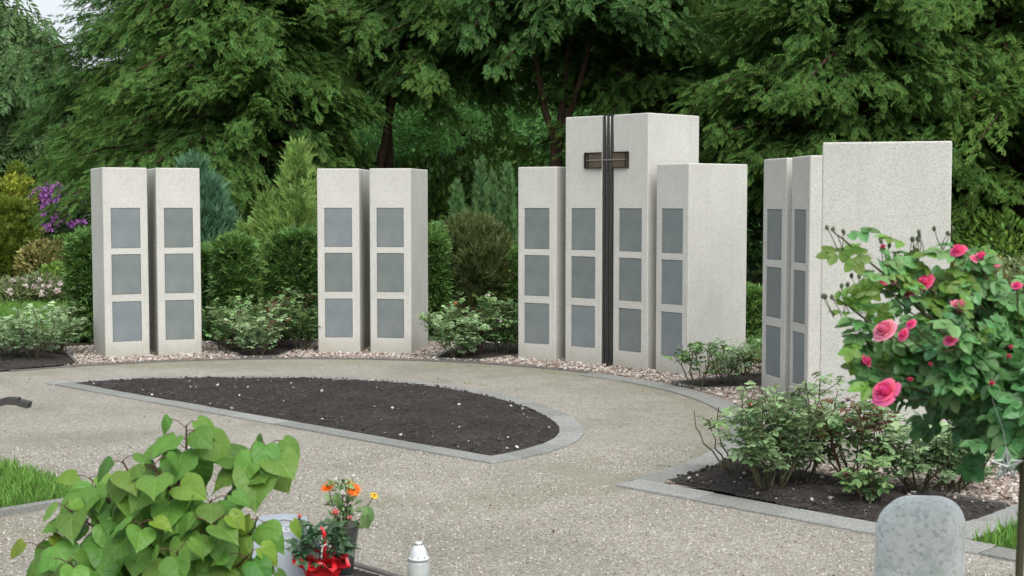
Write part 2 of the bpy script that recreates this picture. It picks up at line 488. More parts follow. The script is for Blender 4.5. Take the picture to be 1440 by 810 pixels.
def t_heart(seed=0, cup=.22, droop=.25):
    r = np.random.default_rng(seed)
    half = [(.10, -.085), (.22, -.115), (.34, -.08), (.44, .03), (.50, .18), (.51, .33), (.47, .49), (.385, .64), (.27, .77), (.15, .88), (.055, .97)]
    pts = [(0, .0)] + half + [(0, 1.05)] + [(-a, b) for a, b in half[::-1]]
    x, y = np.array(pts).T
    x = x * (1 + .05 * r.normal()); k = len(pts)
    c = np.array([0, .30])
    V = [(0, .30)]
    for f in (.35, .7, 1.):
        V += [tuple(c + f * (np.array(p) - c)) for p in zip(x, y)]
    V = np.array(V)
    ph = r.random() * 6
    z = cup * np.abs(V[:, 0]) * .9 - droop * np.clip(V[:, 1], 0, 2) ** 2 - .5 * V[:, 0] ** 2 + .025 * np.sin(9 * V[:, 1] + 5 * V[:, 0] + ph)
    z += np.where(np.hypot(V[:, 0], V[:, 1] - .3) > .36, r.normal(size=len(V)) * .012, 0)
    V = np.column_stack([V, z])
    tri = [(0, 1 + i, 1 + (i + 1) % k) for i in range(k)]
    q = [(1 + l * k + i, 1 + (l + 1) * k + i, 1 + (l + 1) * k + (i + 1) % k, 1 + l * k + (i + 1) % k) for l in range(2) for i in range(k)]
    return V, [np.array(tri), np.array(q)]

def merge(parts):
    V, F, n = [], {}, 0
    for (v, fs) in parts:
        V.append(v)
        for f in fs: F.setdefault(f.shape[1], []).append(f + n)
        n += len(v)
    return np.concatenate(V), [np.concatenate(a) for a in F.values()]

def xf(T, d, u, s, p):
    Mx = frames(np.array([d], float), np.array([u], float), np.array([s], float))[0]
    return T[0] @ Mx.T + np.array(p, float), T[1]

def t_compound(leaf, pairs=2, ls=.42, seed=0):
    r = np.random.default_rng(seed); parts = []
    up = (0, 0, 1)
    parts.append(xf(leaf, (0, 1, -.1), up, ls * 1.1, (0, .62, -.02)))
    for i in range(pairs):
        y = .6 - .27 * i
        for sd in (-1, 1):
            parts.append(xf(leaf, (sd * .85, .5, -.12 + r.normal() * .15), (r.normal() * .2, r.normal() * .2, 1), ls * (1 - .12 * i), (0, y, 0)))
    parts.append((np.array([(-.012, 0, 0), (.012, 0, 0), (.006, .62, -.02), (-.006, .62, -.02)], float), [np.array([(0, 1, 2, 3)])]))
    return merge(parts)

def t_frond(nt=13, seed=0, tw=.055, droop=.3, tl=.36):
    """flat drooping conifer spray along +Y made of leafy twigs"""
    r = np.random.default_rng(seed); V, Q = [], []
    for i in range(nt):
        s = .08 + .9 * i / (nt - 1)
        for sd in ((-1, 1) if i < nt - 1 else (0,)):
            a = R(52) * (1 - .35 * s) * (1 if sd else 0) * (sd or 1) + r.normal() * .12
            L = tl * (1 - .55 * s) * (.7 + .6 * r.random()) * (1.2 if s > .3 else .7)
            w = tw * (.7 + .6 * r.random())
            p0 = np.array([0, s, -droop * s * s])
            d = np.array([math.sin(a), math.cos(a), 0])
            sl = -2 * droop * s
            n = np.array([d[1], -d[0], 0])
            p1 = p0 + d * L * .45 + (0, 0, sl * L * .3 + r.normal() * .02)
            p2 = p0 + d * L + (0, 0, sl * L * .6 - .20 * L + r.normal() * .03)
            k = len(V)
            V += [p0, p1 + n * w * .5, p2, p1 - n * w * .5]
            Q += [(k, k + 1, k + 2, k + 3)]
    return np.array(V), [np.array(Q)]

def t_fan(nt=9, seed=0, spread=40, tw=.09):
    r = np.random.default_rng(seed); V, Q = [], []
    for i in range(nt):
        s = .1 + .5 * i / nt
        a = R(spread) * (1 if i % 2 else -1) * (.3 + .7 * r.random())
        L = (.35 + .45 * r.random()) * (1 if i else 1.6)
        if i == 0: a = 0; s = .1
        p0 = np.array([0, s, 0]); d = np.array([math.sin(a), math.cos(a), r.normal() * .15]); n = np.array([d[1], -d[0], 0])
        p1, p2 = p0 + d * L * .5, p0 + d * L + (0, 0, -.06)
        k = len(V)
        V += [p0 - n * tw * .3, p0 + n * tw * .3, p1 + n * tw * .5, p1 - n * tw * .5, p2 + n * tw * .15, p2 - n * tw * .15]
        Q += [(k, k + 1, k + 2, k + 3), (k + 3, k + 2, k + 4, k + 5)]
    return np.array(V), [np.array(Q)]

LEAF = t_leaf(); LEAFN = t_leaf(.34, .05, .15)
FROND = [t_frond(7, s, .125, .2, .42) for s in range(4)]
FROND_L = [t_frond(8, 20 + s, .11) for s in range(3)]
FAN = [t_fan(9, s) for s in range(3)]
TUFT = [t_fan(8, 10 + s, 65, .16) for s in range(3)]
ROSE5 = [t_compound(t_oval(3, .66, .08, .15, .6, .015, s), 2, .37, s) for s in range(3)]
OVAL = [t_oval(6, .68, .07 + .06 * s, .12 + .10 * s, .6, .025, s) for s in range(3)]
ROSEH = [t_compound(OVAL[s], 2 + (s == 2), .42, s) for s in range(3)]
HEART = [t_heart(s, .12 + .22 * (s % 3), .10 + .14 * (s % 4)) for s in range(8)]

def ico(sub=1):
    bm = bmesh.new(); bmesh.ops.create_icosphere(bm, subdivisions=sub, radius=1)
    V = np.array([v.co[:] for v in bm.verts]); Fc = np.array([[v.index for v in f.verts] for f in bm.faces]); bm.free()
    return V, [Fc]
ICO1, ICO2, ICO3 = ico(1), ico(2), ico(3)

def rough_ico(seed, amp=.25, base=ICO1):
    r = np.random.default_rng(seed)
    return base[0] * (1 + r.normal(size=(len(base[0]), 1)) * amp), base[1]
STONES = [rough_ico(s) for s in range(5)]

def multi(g, Ts, Mx, P, tint=None):
    k = rng.integers(0, len(Ts), len(P))
    if tint is None: tint = rng.random(len(P))
    for i, T in enumerate(Ts):
        s = k == i
        g.inst(T, Mx[s], P[s], tint[s])

def rotm(n, flat=.6, size=None):
    D = rdir(n); U = rdir(n)
    S = np.ones((n, 3)) * size[:, None] * np.array([1, .8, flat])
    ang = rng.random(n) * 6.283
    D = np.stack([np.cos(ang), np.sin(ang), rng.normal(size=n) * .25], -1)
    U = np.stack([rng.normal(size=n) * .3, rng.normal(size=n) * .3, np.ones(n)], -1)
    return frames(D, U, S)

# ------------------------------------------------------------------ layout of the circle
C = np.array([-2.014, 10.057]); RP = 4.215
E1 = np.array([1, -1]) / math.sqrt(2)      # along the base line (t)
E2 = np.array([1, 1]) / math.sqrt(2)       # across it
def td(t, d): return C + E1 * t + E2 * d
def pol(r, a): return C + r * np.array([math.sin(R(a)), math.cos(R(a))])

def sheet(name, pts, z, mat, kind='structure'):
    me = bpy.data.meshes.new(name)
    me.from_pydata([(float(p[0]), float(p[1]), z) for p in pts], [], [list(range(len(pts)))])
    me.update(); me.materials.append(mat)
    o = bpy.data.objects.new(name, me); COL.objects.link(o)
    return tag(o, kind=kind)

def inside(P, poly):
    poly = np.asarray(poly); x, y = P[:, 0], P[:, 1]; c = np.zeros(len(P), bool)
    j = len(poly) - 1
    for i in range(len(poly)):
        xi, yi = poly[i]; xj, yj = poly[j]
        c ^= ((yi > y) != (yj > y)) & (x < (xj - xi) * (y - yi) / (yj - yi + 1e-12) + xi)
        j = i
    return c

def edge_dist(P, poly):
    poly = np.asarray(poly); d = np.full(len(P), 9.)
    for i in range(len(poly)):
        a, b = poly[i - 1], poly[i]; ab = b - a
        t = np.clip(((P - a) @ ab) / (ab @ ab + 1e-12), 0, 1)
        d = np.minimum(d, np.linalg.norm(P - (a + t[:, None] * ab), axis=1))
    return d

def scatter_in(poly, n):
    poly = np.asarray(poly); lo, hi = poly.min(0), poly.max(0); out = []
    while sum(map(len, out)) < n:
        P = lo + rng.random((n * 2, 2)) * (hi - lo)
        out.append(P[inside(P, poly)])
    return np.concatenate(out)[:n]

def vnoise(P, sc, seed):
    r = np.random.default_rng(seed); g = r.random((64, 64))
    q = P * sc; i = np.floor(q).astype(int); f = q - i; f = f * f * (3 - 2 * f)
    a = g[i[:, 0] % 64, i[:, 1] % 64]; b = g[(i[:, 0] + 1) % 64, i[:, 1] % 64]
    c = g[i[:, 0] % 64, (i[:, 1] + 1) % 64]; d = g[(i[:, 0] + 1) % 64, (i[:, 1] + 1) % 64]
    return (a * (1 - f[:, 0]) + b * f[:, 0]) * (1 - f[:, 1]) + (c * (1 - f[:, 0]) + d * f[:, 0]) * f[:, 1]

def soil(name, poly, res=.025, dome=.04, z0=.008, rough=.028):
    poly = np.asarray(poly); lo, hi = poly.min(0), poly.max(0)
    nx, ny = int((hi[0] - lo[0]) / res) + 2, int((hi[1] - lo[1]) / res) + 2
    X, Y = np.meshgrid(lo[0] + np.arange(nx) * res, lo[1] + np.arange(ny) * res, indexing='ij')
    P = np.stack([X.ravel(), Y.ravel()], -1)
    ins = inside(P, poly); ed = edge_dist(P, poly)
    e = np.clip(ed / .25, 0, 1)
    z = z0 + dome * e * (2 - e) + e * rough * (vnoise(P, 9, 1) + .8 * vnoise(P, 22, 2) + .5 * vnoise(P, 39, 3) - 1.1)
    idx = np.arange(nx * ny).reshape(nx, ny)
    q = np.stack([idx[:-1, :-1], idx[1:, :-1], idx[1:, 1:], idx[:-1, 1:]], -1).reshape(-1, 4)
    q = q[ins[q].all(1)]
    used = np.unique(q); mp = np.zeros(nx * ny, int); mp[used] = np.arange(len(used))
    g = Geo(); g.add(np.column_stack([P, z])[used], mp[q])
    return tag(g.build(name, M['soil'], smooth=True), kind='structure')

# ground layers
g = 260.
sheet('ground', [(-g, -60), (g, -60), (g, 400), (-g, 400)], -.05, M['ground'])
arc = [pol(3.72, a) for a in np.linspace(-44, 134, 70)]
sheet('gravel_path', [td(12, .1)] + [td(12, -9), td(-16, -9), td(-16, .1)] + arc, 0., M['path'])
sheet('lawn', [(-30, 16.3), (-4.9, 16.3), (-4.7, 24), (-30, 40)], -.03, M['lawn'])
sheet('lawn', [td(1.88, -2.06), td(1.88, -4), td(-8, -4), td(-8, -2.06)], .012, M['lawn'])
sheet('lawn', [td(5.57, .215), td(13, .215), td(13, 5), td(5.57, 5)], .010, M['lawn'])
sheet('footpath', [(2.2, 15.5), (9, 16.5), (9, 18.6), (2.2, 17.6)], -.036, M['path'])
ring = [pol(3.78, a) for a in np.linspace(-36, 131, 60)] + [td(5.36, .8), td(5.36, 2.2)] + [pol(5.5, a) for a in np.linspace(112, -36, 60)]
sheet('pebble_bed', ring, .004, M['peb_base'])

# kerbs
def blocks(name, segs, mat, z=.012, h=.06, ch=.004, jit=.0015):
    gk = Geo()
    for (c, L, W, rz) in segs:
        box(gk, (c[0], c[1], z - h / 2 + rng.normal() * jit), (L, W, h), rz + rng.normal() * .004, rng.random(), ch)
    return tag(gk.build(name, mat), kind='structure')

def arc_blocks(cc, r, a0, a1, W, L):
    n = max(1, round(abs(R(a1 - a0)) * r / L)); out = []
    for i in range(n):
        a = a0 + (a1 - a0) * (i + .5) / n
        c = cc + r * np.array([math.sin(R(a)), math.cos(R(a))])
        out.append((c, abs(R(a1 - a0)) * r / n - .006, W, -R(a)))
    return out

def line_blocks(p, q, W, L):
    p, q = np.array(p), np.array(q); d = q - p; n = max(1, round(np.linalg.norm(d) / L)); rz = math.atan2(d[1], d[0])
    return [(p + d * (i + .5) / n, np.linalg.norm(d) / n - .006, W, rz) for i in range(n)]

BC = td(-.12, -.40); BR = 2.76                      # circle close to the flower bed's arc
def spline(pts, step=.02):
    pts = np.asarray(pts, float); out = []
    ext = np.vstack([2 * pts[0] - pts[1], pts, 2 * pts[-1] - pts[-2]])
    for i in range(1, len(ext) - 2):
        p0, p1, p2, p3 = ext[i - 1:i + 3]
        for t in np.linspace(0, 1, max(2, int(np.linalg.norm(p2 - p1) / step)), endpoint=False):
            out.append(.5 * (2 * p1 + (p2 - p0) * t + (2 * p0 - 5 * p1 + 4 * p2 - p3) * t * t + (3 * p1 - p0 - 3 * p2 + p3) * t ** 3))
    out.append(pts[-1]); out = np.array(out)
    k = 25; pad = np.vstack([np.repeat(out[:1], k, 0), out, np.repeat(out[-1:], k, 0)])      # even out measuring noise
    sm = np.stack([np.convolve(pad[:, c], np.ones(2 * k + 1) / (2 * k + 1), 'valid') for c in (0, 1)], -1)
    sm[0], sm[-1] = out[0], out[-1]
    return sm
outer = spline([gp(px, py, .014)[:2] for px, py in ((64, 537.5), (110, 533), (200, 529.5), (300, 528), (430, 528), (530, 531.5), (640, 541), (740, 561), (800, 583), (828, 606), (800, 628), (745, 642), (692, 650))])
def along(path, W, L, inset):
    sg = np.concatenate([[0], np.cumsum(np.linalg.norm(np.diff(path, axis=0), axis=1))]); n = round(sg[-1] / L); out = []
    at_ = lambda q: np.array([np.interp(q, sg, path[:, 0]), np.interp(q, sg, path[:, 1])])
    for i in range(n):
        p, q = at_(sg[-1] * i / n), at_(sg[-1] * (i + 1) / n); d = q - p
        nn = np.array([d[1], -d[0]]) / np.linalg.norm(d)
        out.append(((p + q) / 2 + nn * inset, np.linalg.norm(d) - .004, W, math.atan2(d[1], d[0])))
    return out
KW = .165
bed_arc = along(outer, KW, .25, KW / 2)
cA, cB = outer[0], outer[-1]
ch = (cB - cA) / np.linalg.norm(cB - cA); cn = np.array([-ch[1], ch[0]])
bed_line = line_blocks(cA + cn * .075 + ch * .16, cB + cn * .075 - ch * .10, .15, .5)
blocks('flower_bed_kerb', bed_arc + bed_line, M['kerb'], z=.014)
nn = np.gradient(outer, axis=0); nn = np.column_stack([nn[:, 1], -nn[:, 0]]); nn /= np.linalg.norm(nn, axis=1, keepdims=True)
bed_poly = [p for p in (outer + nn * (KW - .02)) if (p - cA) @ cn > .135][::6]
bed_poly = [p for p in bed_poly]
soil('flower_bed_soil', bed_poly, .022, .022)

blocks('outer_kerb', arc_blocks(C, 3.66, 47, 127, .2, .3) , M['kerb'], z=.013)
blocks('outer_edging', arc_blocks(C, 3.74, -44, 47, .045, .6), M['edging'], z=.012)
rose_line = line_blocks(td(3.60, .15), td(5.70, .15), .2, .5) + line_blocks(td(5.47, .26), td(5.47, 2.2), .19, .4)
rose_line += line_blocks(td(5.71, .13), td(9., .13), .16, .5)
rose_line += arc_blocks(C, 3.66, 127.2, 131.5, .2, .28)
blocks('rose_bed_kerb', rose_line, M['kerb'], z=.0145)
rose_poly = [pol(3.72, 130.2), pol(3.72, 126), pol(3.72, 121), pol(3.73, 116), td(4.3, 1.02), td(5.41, 1.02), td(5.41, .21)]
soil('rose_bed_soil', rose_poly, .022, .03)
tag_strip = line_blocks(td(4.1, 1.04), td(5.36, 1.04), .03, .8)
wedge_polys = []
for (ac, w0, w1) in ((-7.6, .17, .62), (22.6, .22, .66), (65.5, .22, .60), (99.0, .2, .55)):
    a, b = pol(3.82, ac), pol(5.45, ac)
    n = np.array([math.cos(R(ac)), -math.sin(R(ac))])
    poly = [a - n * w0, a + n * w0, b + n * w1, b - n * w1]
    wedge_polys.append(poly)
    soil('rose_wedge_soil', poly, .035, .03)
    tag_strip += line_blocks(poly[0], poly[3], .03, .8) + line_blocks(poly[1], poly[2], .03, .8) + line_blocks(poly[0], poly[1], .03, .8)
left_poly = [pol(3.84, -33.8), pol(5.6, -30.5), pol(5.6, -58), pol(3.84, -58)]
wedge_polys.append(left_poly)
soil('rose_wedge_soil', left_poly, .035, .03)
tag_strip += line_blocks(left_poly[0], left_poly[1], .03, .8)
blocks('bed_edging', tag_strip, M['edging'], z=.03)
grave_poly = [td(3.4, -2.02), td(8.5, -2.02), td(8.5, -6), td(3.4, -6)]
soil('grave_soil', grave_poly, .03, .02, .004, .02)
blocks('grave_edging', line_blocks(td(3.4, -2.0), td(8.5, -2.0), .03, .7) + line_blocks(td(3.38, -2.0), td(3.38, -6), .045, .7), M['edging'], z=.012)
blocks('lawn_edging', line_blocks(td(1.91, -2.06), td(1.91, -4.), .05, 1.) , M['kerb'], z=.035)

# loose stones
allw = wedge_polys
P = scatter_in(ring, 20000)
keep = np.ones(len(P), bool)
for w in allw: keep &= ~inside(P, w)
keep &= ~inside(P, rose_poly)
P = P[keep]
s = .009 + .013 * rng.random(len(P)) ** 1.5
g = Geo(); multi(g, STONES, rotm(len(P), .55, s), np.column_stack([P, .006 + s * .35 + .012 * rng.random(len(P))]))
tag(g.build('pink_chippings', M['pebble']), kind='stuff')

P = scatter_in([(-2.6, 5.4), (2.6, 5.4), (2.8, 8.8), (-3.2, 8.8)], 42000)
d2 = (P - C) @ E2; t2 = (P - C) @ E1
keep = (d2 < .03) & (d2 > -2.0) | ((d2 <= -2) & (t2 > 2) & (t2 < 3.3)) | ((d2 > .3) & (np.linalg.norm(P - C, axis=1) < 3.5) & (~inside(P, outer)))
P = P[keep]; s = .0026 + .0035 * rng.random(len(P)) ** 2
g = Geo(); multi(g, STONES, rotm(len(P), .6, s), np.column_stack([P, s * .3]))
tag(g.build('gravel_grains', M['grit']), kind='stuff')

def soil_bits(poly, n_clod, n_stone, name, zs=.026):
    P = scatter_in(poly, n_clod); e = edge_dist(P, np.asarray(poly)); P = P[e > .04]
    s = .003 + .010 * rng.random(len(P)) ** 3
    g = Geo(); multi(g, STONES, rotm(len(P), .7, s), np.column_stack([P, zs + .010 * rng.random(len(P))]))
    tag(g.build('soil_clods', M['clod']), kind='stuff')
    P = scatter_in(poly, n_stone); s = .005 + .013 * rng.random(len(P)) ** 3
    g = Geo(); multi(g, STONES, rotm(len(P), .6, s), np.column_stack([P, zs + .006 + .010 * rng.random(len(P))]))
    tag(g.build('pale_stones', M['stone_bit']), kind='stuff')
soil_bits(bed_poly, 6500, 110, 'bed', .020)
soil_bits(rose_poly, 2200, 45, 'rose', .026)
soil_bits([td(3.5, -2.04), td(4.6, -2.04), td(4.6, -2.6), td(3.5, -2.6)], 700, 12, 'grave', .014)

def blades(poly, n, h, name='grass', lean=.35):
    P = scatter_in(poly, n)
    D = np.stack([rng.normal(size=n) * lean, rng.normal(size=n) * lean, np.ones(n)], -1)
    V = np.array([(-.06, 0, 0), (.06, 0, 0), (.04, .55, .05), (-.04, .55, .05), (0, 1, .22)], float)
    T = (V, [np.array([(0, 1, 2, 3)]), np.array([(3, 2, 4)])])
    g = Geo(); g.inst(T, frames(D, rdir(n), h * (.5 + .8 * rng.random(n))), np.column_stack([P, np.full(n, .005)]))
    return tag(g.build(name, M['grass']), kind='stuff')
blades([td(1.86, -2.04), td(1.86, -2.75), td(-.6, -2.75), td(-.6, -2.04)], 9000, .065)
blades([td(5.58, .23), td(7., .23), td(7., 1.6), td(5.58, 1.6)], 5500, .07)
# dry leaf bits and twigs lying on the gravel
P = np.concatenate([scatter_in([(-3., 5.6), (2.6, 5.6), (2.2, 8.5), (1.2, 11.5), (-5., 13.), (-6, 9)], 900)])
d2 = (P - C) @ E2; P = P[((d2 < 0) & (d2 > -1.95)) | ((~inside(P, outer)) & (d2 > .3) & (np.linalg.norm(P - C, axis=1) < 3.55))][:150]
ang = rng.random(len(P)) * 6.283
g = Geo(); multi(g, [LEAF, t_leaf(.12, .02, .02), t_leaf(.8, .25, .3)], frames(np.stack([np.cos(ang), np.sin(ang), rng.normal(size=len(P)) * .12], -1), np.array([0, 0, 1]) + rng.normal(size=(len(P), 3)) * .25, rng.uniform(.008, .026, len(P))), np.column_stack([P, np.full(len(P), .006)]))
tag(g.build('leaf_litter', leaf_mat('dry_leaf', (.07, .05, .025), (.22, .17, .08), .8, .1, .4)), kind='stuff')
# moss and seedlings in the kerb joints
gm = Geo()
for k in range(26):
    a_ = rng.uniform(20, 125); q_ = C + 3.54 * np.array([math.sin(R(a_)), math.cos(R(a_))])
    P = q_ + rng.normal(size=(14, 2)) * np.array([.05, .05])
    P = P[np.linalg.norm(P - C, axis=1) < 3.56]
    if len(P) < 3: continue
    gm.inst(LEAF, frames(np.column_stack([rng.normal(size=(len(P), 2)), np.full(len(P), .6)]), np.array([0, 0, 1]) + rng.normal(size=(len(P), 3)) * .3, rng.uniform(.006, .018, len(P))), np.column_stack([P, np.full(len(P), .002)]))
tag(gm.build('moss_tufts', M['grass']), kind='stuff')
blades([(-8.2, 17.), (-5.2, 17.), (-5.2, 21.5), (-9.5, 21.5)], 12000, .08)
# a few grass tufts and weeds pushing up along the kerbs and at the roses' feet
for poly, n, hh in (([td(-.6, 2.40), td(.5, 2.40), td(.5, 2.44), td(-.6, 2.44)], 60, .03),):
    blades(poly, n, hh)

# ------------------------------------------------------------------ pillars
GA = (-21.956, 6.898, 43.608, 79.856, 117.805)
PW, GAP, GC, DEP, PH, PH2 = .435, .106, .138, .718, 1.9, 2.369
ROWS = ((1.50, 1.10), (1.04, .64), (.57, .17))
NW = .285

def pillar_mesh(h):
    bm = bmesh.new()
    bmesh.ops.create_cube(bm, size=1)
    for v in bm.verts:
        v.co.x *= PW; v.co.y = (v.co.y + .5) * DEP; v.co.z = (v.co.z + .5) * (h + .04) - .04
    ed = [e for e in bm.edges if not (abs(e.verts[0].co.z + .04) < 1e-4 and abs(e.verts[1].co.z + .04) < 1e-4)]
    bmesh.ops.bevel(bm, geom=ed, offset=.011, segments=3, profile=.5, affect='EDGES')
    cuts = [((x, 0, 0), (1, 0, 0)) for x in (-NW / 2, NW / 2)] + [((0, 0, z), (0, 0, 1)) for r in ROWS for z in r]
    for co, no in cuts:
        bmesh.ops.bisect_plane(bm, geom=bm.verts[:] + bm.edges[:] + bm.faces[:], plane_co=co, plane_no=no)
    bm.normal_update()
    hit = []
    for f in bm.faces:
        c = f.calc_center_median()
        if f.normal.y < -.99 and abs(c.x) < NW / 2 and any(r[1] < c.z < r[0] for r in ROWS): hit.append(f)
    ret = bmesh.ops.extrude_face_region(bm, geom=hit)
    vs = [e for e in ret['geom'] if isinstance(e, bmesh.types.BMVert)]
    bmesh.ops.translate(bm, verts=vs, vec=(0, .017, 0))
    bmesh.ops.delete(bm, geom=hit, context='FACES')
    return bm

def panel_bm():
    bm = bmesh.new(); bmesh.ops.create_cube(bm, size=1)
    for v in bm.verts: v.co.x *= NW - .006; v.co.y = v.co.y * .010; v.co.z *= .394
    bmesh.ops.bevel(bm, geom=bm.edges[:], offset=.002, segments=1, affect='EDGES')
    return bm

def make_pillar(h):
    root = empty('stone_pillar', (0, 0, 0), '', '')
    from_bm('pillar_body', pillar_mesh(h), M['concrete'], root)
    for (t, b) in ROWS:
        o = from_bm('niche_plate', panel_bm(), M['slate'], root)
        o.location = (0, .0095, (t + b) / 2)
    return root

protos = {PH: make_pillar(PH), PH2: make_pillar(PH2)}
first = {PH: True, PH2: True}
def copy_tree(o, parent=None):
    c = o.copy(); COL.objects.link(c); c.parent = parent
    for ch in list(o.children): copy_tree(ch, c)
    return c
def put_pillar(a, h, label, rot=None):
    o = protos[h] if first[h] else copy_tree(protos[h])
    first[h] = False
    p = pol(RP, a)
    if rot is not None:      # keep the inner corner, turn the pillar about it
        p = p - PW / 2 * np.array([math.cos(R(a)), -math.sin(R(a))]) + PW / 2 * np.array([math.cos(R(rot)), -math.sin(R(rot))])
        a = rot
    o.location = (p[0], p[1], 0)
    o.rotation_euler = (0, 0, -R(a - (3. if -20 < a < -15 else 0)))
    tag(o, label, 'pillar', 'pale concrete urn pillars set in an arc')
da = math.degrees((PW + GAP) / 2 / RP)
dc = math.degrees((PW + GC) / 2 / RP)
de = dc + math.degrees((PW + GAP) / RP)
for a, h, lab in (
    (GA[0] - da, PH, 'pale pillar beside the dark clipped hedge, leftmost of all the pillars'),
    (GA[0] + da - .32, PH, 'pale pillar with the blue-green cypress rising just to its right, second from left'),
    (GA[1] - da, PH, 'pale pillar with the light green conifer at its left side'),
    (GA[1] + da, PH, 'pale pillar with dark yew and bronze shrub at its right side'),
    (GA[2] - de, PH, 'low pale pillar on the left flank of the tall cross pillars'),
    (GA[2] - dc, PH2, 'taller pale pillar on the left of the metal cross'),
    (GA[2] + dc, PH2, 'taller pale pillar on the right of the metal cross'),
    (GA[2] + de, PH, 'low pale pillar on the right flank of the tall cross pillars, broad blank side showing'),
    (GA[3] - da, PH, 'narrow looking pale pillar seen obliquely, left one of the pair by the big blank pillar'),
    (GA[3] + da, PH, 'pale pillar seen obliquely with its edge hidden behind the big blank pillar'),
    (GA[4] - da, PH, 'nearest pale pillar, only its broad blank side visible behind the pink roses')):
    put_pillar(a, h, lab, 106.3 if a > 100 else None)

# metal cross in the slot between the tall pillars
pc = pol(RP, GA[2])
cross = empty('metal_cross', (pc[0], pc[1], 0), 'dark metal cross with brown crossbar between the two tall pillars', 'cross', rz=-R(GA[2]))
for x in (-.046, 0, .046):
    g = Geo(); tube(g, [(x, .014, 0), (x, .014, PH2 + .008)], .0125, 12)
    g.build('upright_bar', M['rod'], cross)
zc, hh, hw = 1.95, .142, .262
for sx in (-1, 1):
    g = Geo(); box(g, (sx * (.068 + hw) / 2, -.006, zc), (hw - .068, .010, hh)); g.build('crossbar_plate', M['bronze'], cross)
for sx in (-1, 1):
    g = Geo()
    for z in (zc - hh / 2, zc + hh / 2): box(g, (sx * (.064 + hw) / 2, -.014, z), (hw - .064, .026, .008))
    box(g, (sx * hw, -.014, zc), (.008, .026, hh + .008)); box(g, (sx * (hw - .034), -.010, zc), (.006, .018, hh - .009))
    g.build('crossbar_frame', M['frame'], cross)
g = Geo(); tube(g, [(-hw + .03, -.020, zc), (hw - .03, -.020, zc)], .006, 8); g.build('cross_rod', plain('bright_rod', (.32, .28, .25), .35, .7), cross)

# ------------------------------------------------------------------ conifers, hedges, shrubs
def limb_path(p, d, L, n=7, sag=.2, lift=.0, wob=.06, r=None):
    r = r or rng
    d = nrm(d); out = [np.array(p, float)]
    cur = d.copy()
    for i in range(n):
        cur = nrm(cur + np.array([r.normal() * wob, r.normal() * wob, -sag / n + lift / n]))
        out.append(out[-1] + cur * L / n)
    return np.array(out)

def yew_tree(name, x, y, h, rad, label, cat, group, seed, mat, stems=((0, 0, 0, 0),), low=1.3, nb=70, per=15, fs=.21,
             fr=None, bark='bark', dens=10., top=None, fork=0., side=None):
    r = np.random.default_rng(seed)
    root = empty(name, (x, y, -.05), label, cat, group)
    gt = Geo(); gc = Geo()
    axes = []
    for (sx, sy, lx, ly) in stems:
        n = 12
        pts = [np.array([sx, sy, 0.])]
        cur = nrm(np.array([lx, ly, 1.]))
        for i in range(n):
            if fork and pts[-1][2] < fork: cur = nrm(np.array([r.normal() * .03, r.normal() * .03, 1.]))
            elif fork and cur[2] > .985 and len(stems) > 1 and pts[-1][2] < fork + 1.2: cur = nrm(np.array([lx * 2.6, ly * 2.6 + .001, 1.]))
            else: cur = nrm(cur + np.array([r.normal() * .05, r.normal() * .05, .03]))
            pts.append(pts[-1] + cur * h * .95 / n)
        pts = np.array(pts)
        r0 = (.05 + .013 * h) / (len(stems) ** .4)
        rr = r0 * np.linspace(1.25, .12, n + 1); rr[0] *= 1.3
        tube(gt, pts, rr, 9)
        axes.append(pts)
    PP, DD, UU, SS, TT = [], [], [], [], []
    for b in range(nb):
        ax = axes[b % len(axes)]
        f = (b + r.random()) / nb
        z = low + (h - low) * f ** 1.15
        k = np.interp(z / (h * .95), np.linspace(0, 1, len(ax)), np.arange(len(ax)))
        p = ax[int(k)] + (ax[min(int(k) + 1, len(ax) - 1)] - ax[int(k)]) * (k - int(k))
        az = b * 2.399 + r.normal() * .4
        prof = (1 - (f ** 2) * .8) * (.78 + .22 * min(1, f * 6))
        L = rad * prof * r.uniform(.72, 1.12)
        if side is not None:     # fuller or thinner to one side
            L *= 1 + side[2] * (math.cos(az) * side[0] + math.sin(az) * side[1])
        d = np.array([math.cos(az), math.sin(az), r.uniform(.05, .5)])
        path = limb_path(p, d, L, 8, r.uniform(.5, .95), 0, .07, r)
        tube(gt, path, np.linspace(.045 * L / 3 + .012, .006, len(path)), 5, cap=False)
        tb = r.random()
        m = int(per * dens * (.5 + .5 * L / rad) * (.35 if z > 5.9 else 1))
        s = r.uniform(.12, 1., m) ** .8
        kk = s * (len(path) - 1); i0 = np.minimum(kk.astype(int), len(path) - 2)
        base = path[i0] + (path[i0 + 1] - path[i0]) * (kk - i0)[:, None]
        tan = nrm(path[i0 + 1] - path[i0])
        hz = nrm(np.cross(tan, [0, 0, 1]))
        sd = r.choice([-1, 1], m)[:, None]
        dirs = nrm(tan * (.35 + .8 * s[:, None]) + hz * sd * r.uniform(.2, 1.1, (m, 1)) + np.array([0, 0, 1]) * r.normal(-.12, .30, (m, 1)))
        PP.append(base + r.normal(size=(m, 3)) * np.array([.12, .12, .10])); DD.append(dirs)
        UU.append(np.array([0, 0, 1]) + r.normal(size=(m, 3)) * .32)
        SS.append(fs * r.uniform(.6, 1.25, m))
        TT.append(np.clip(.25 + .5 * tb * .8 + r.normal(size=m) * .18 + .25 * (s - .6), 0, 1))
    PP, DD, UU, SS, TT = map(np.concatenate, (PP, DD, UU, SS, TT))
    multi(gc, fr or FROND, frames(DD, UU, SS), PP, TT)
    gt.build('trunk', M[bark], root, True)
    gc.build('crown', mat, root)
    return root

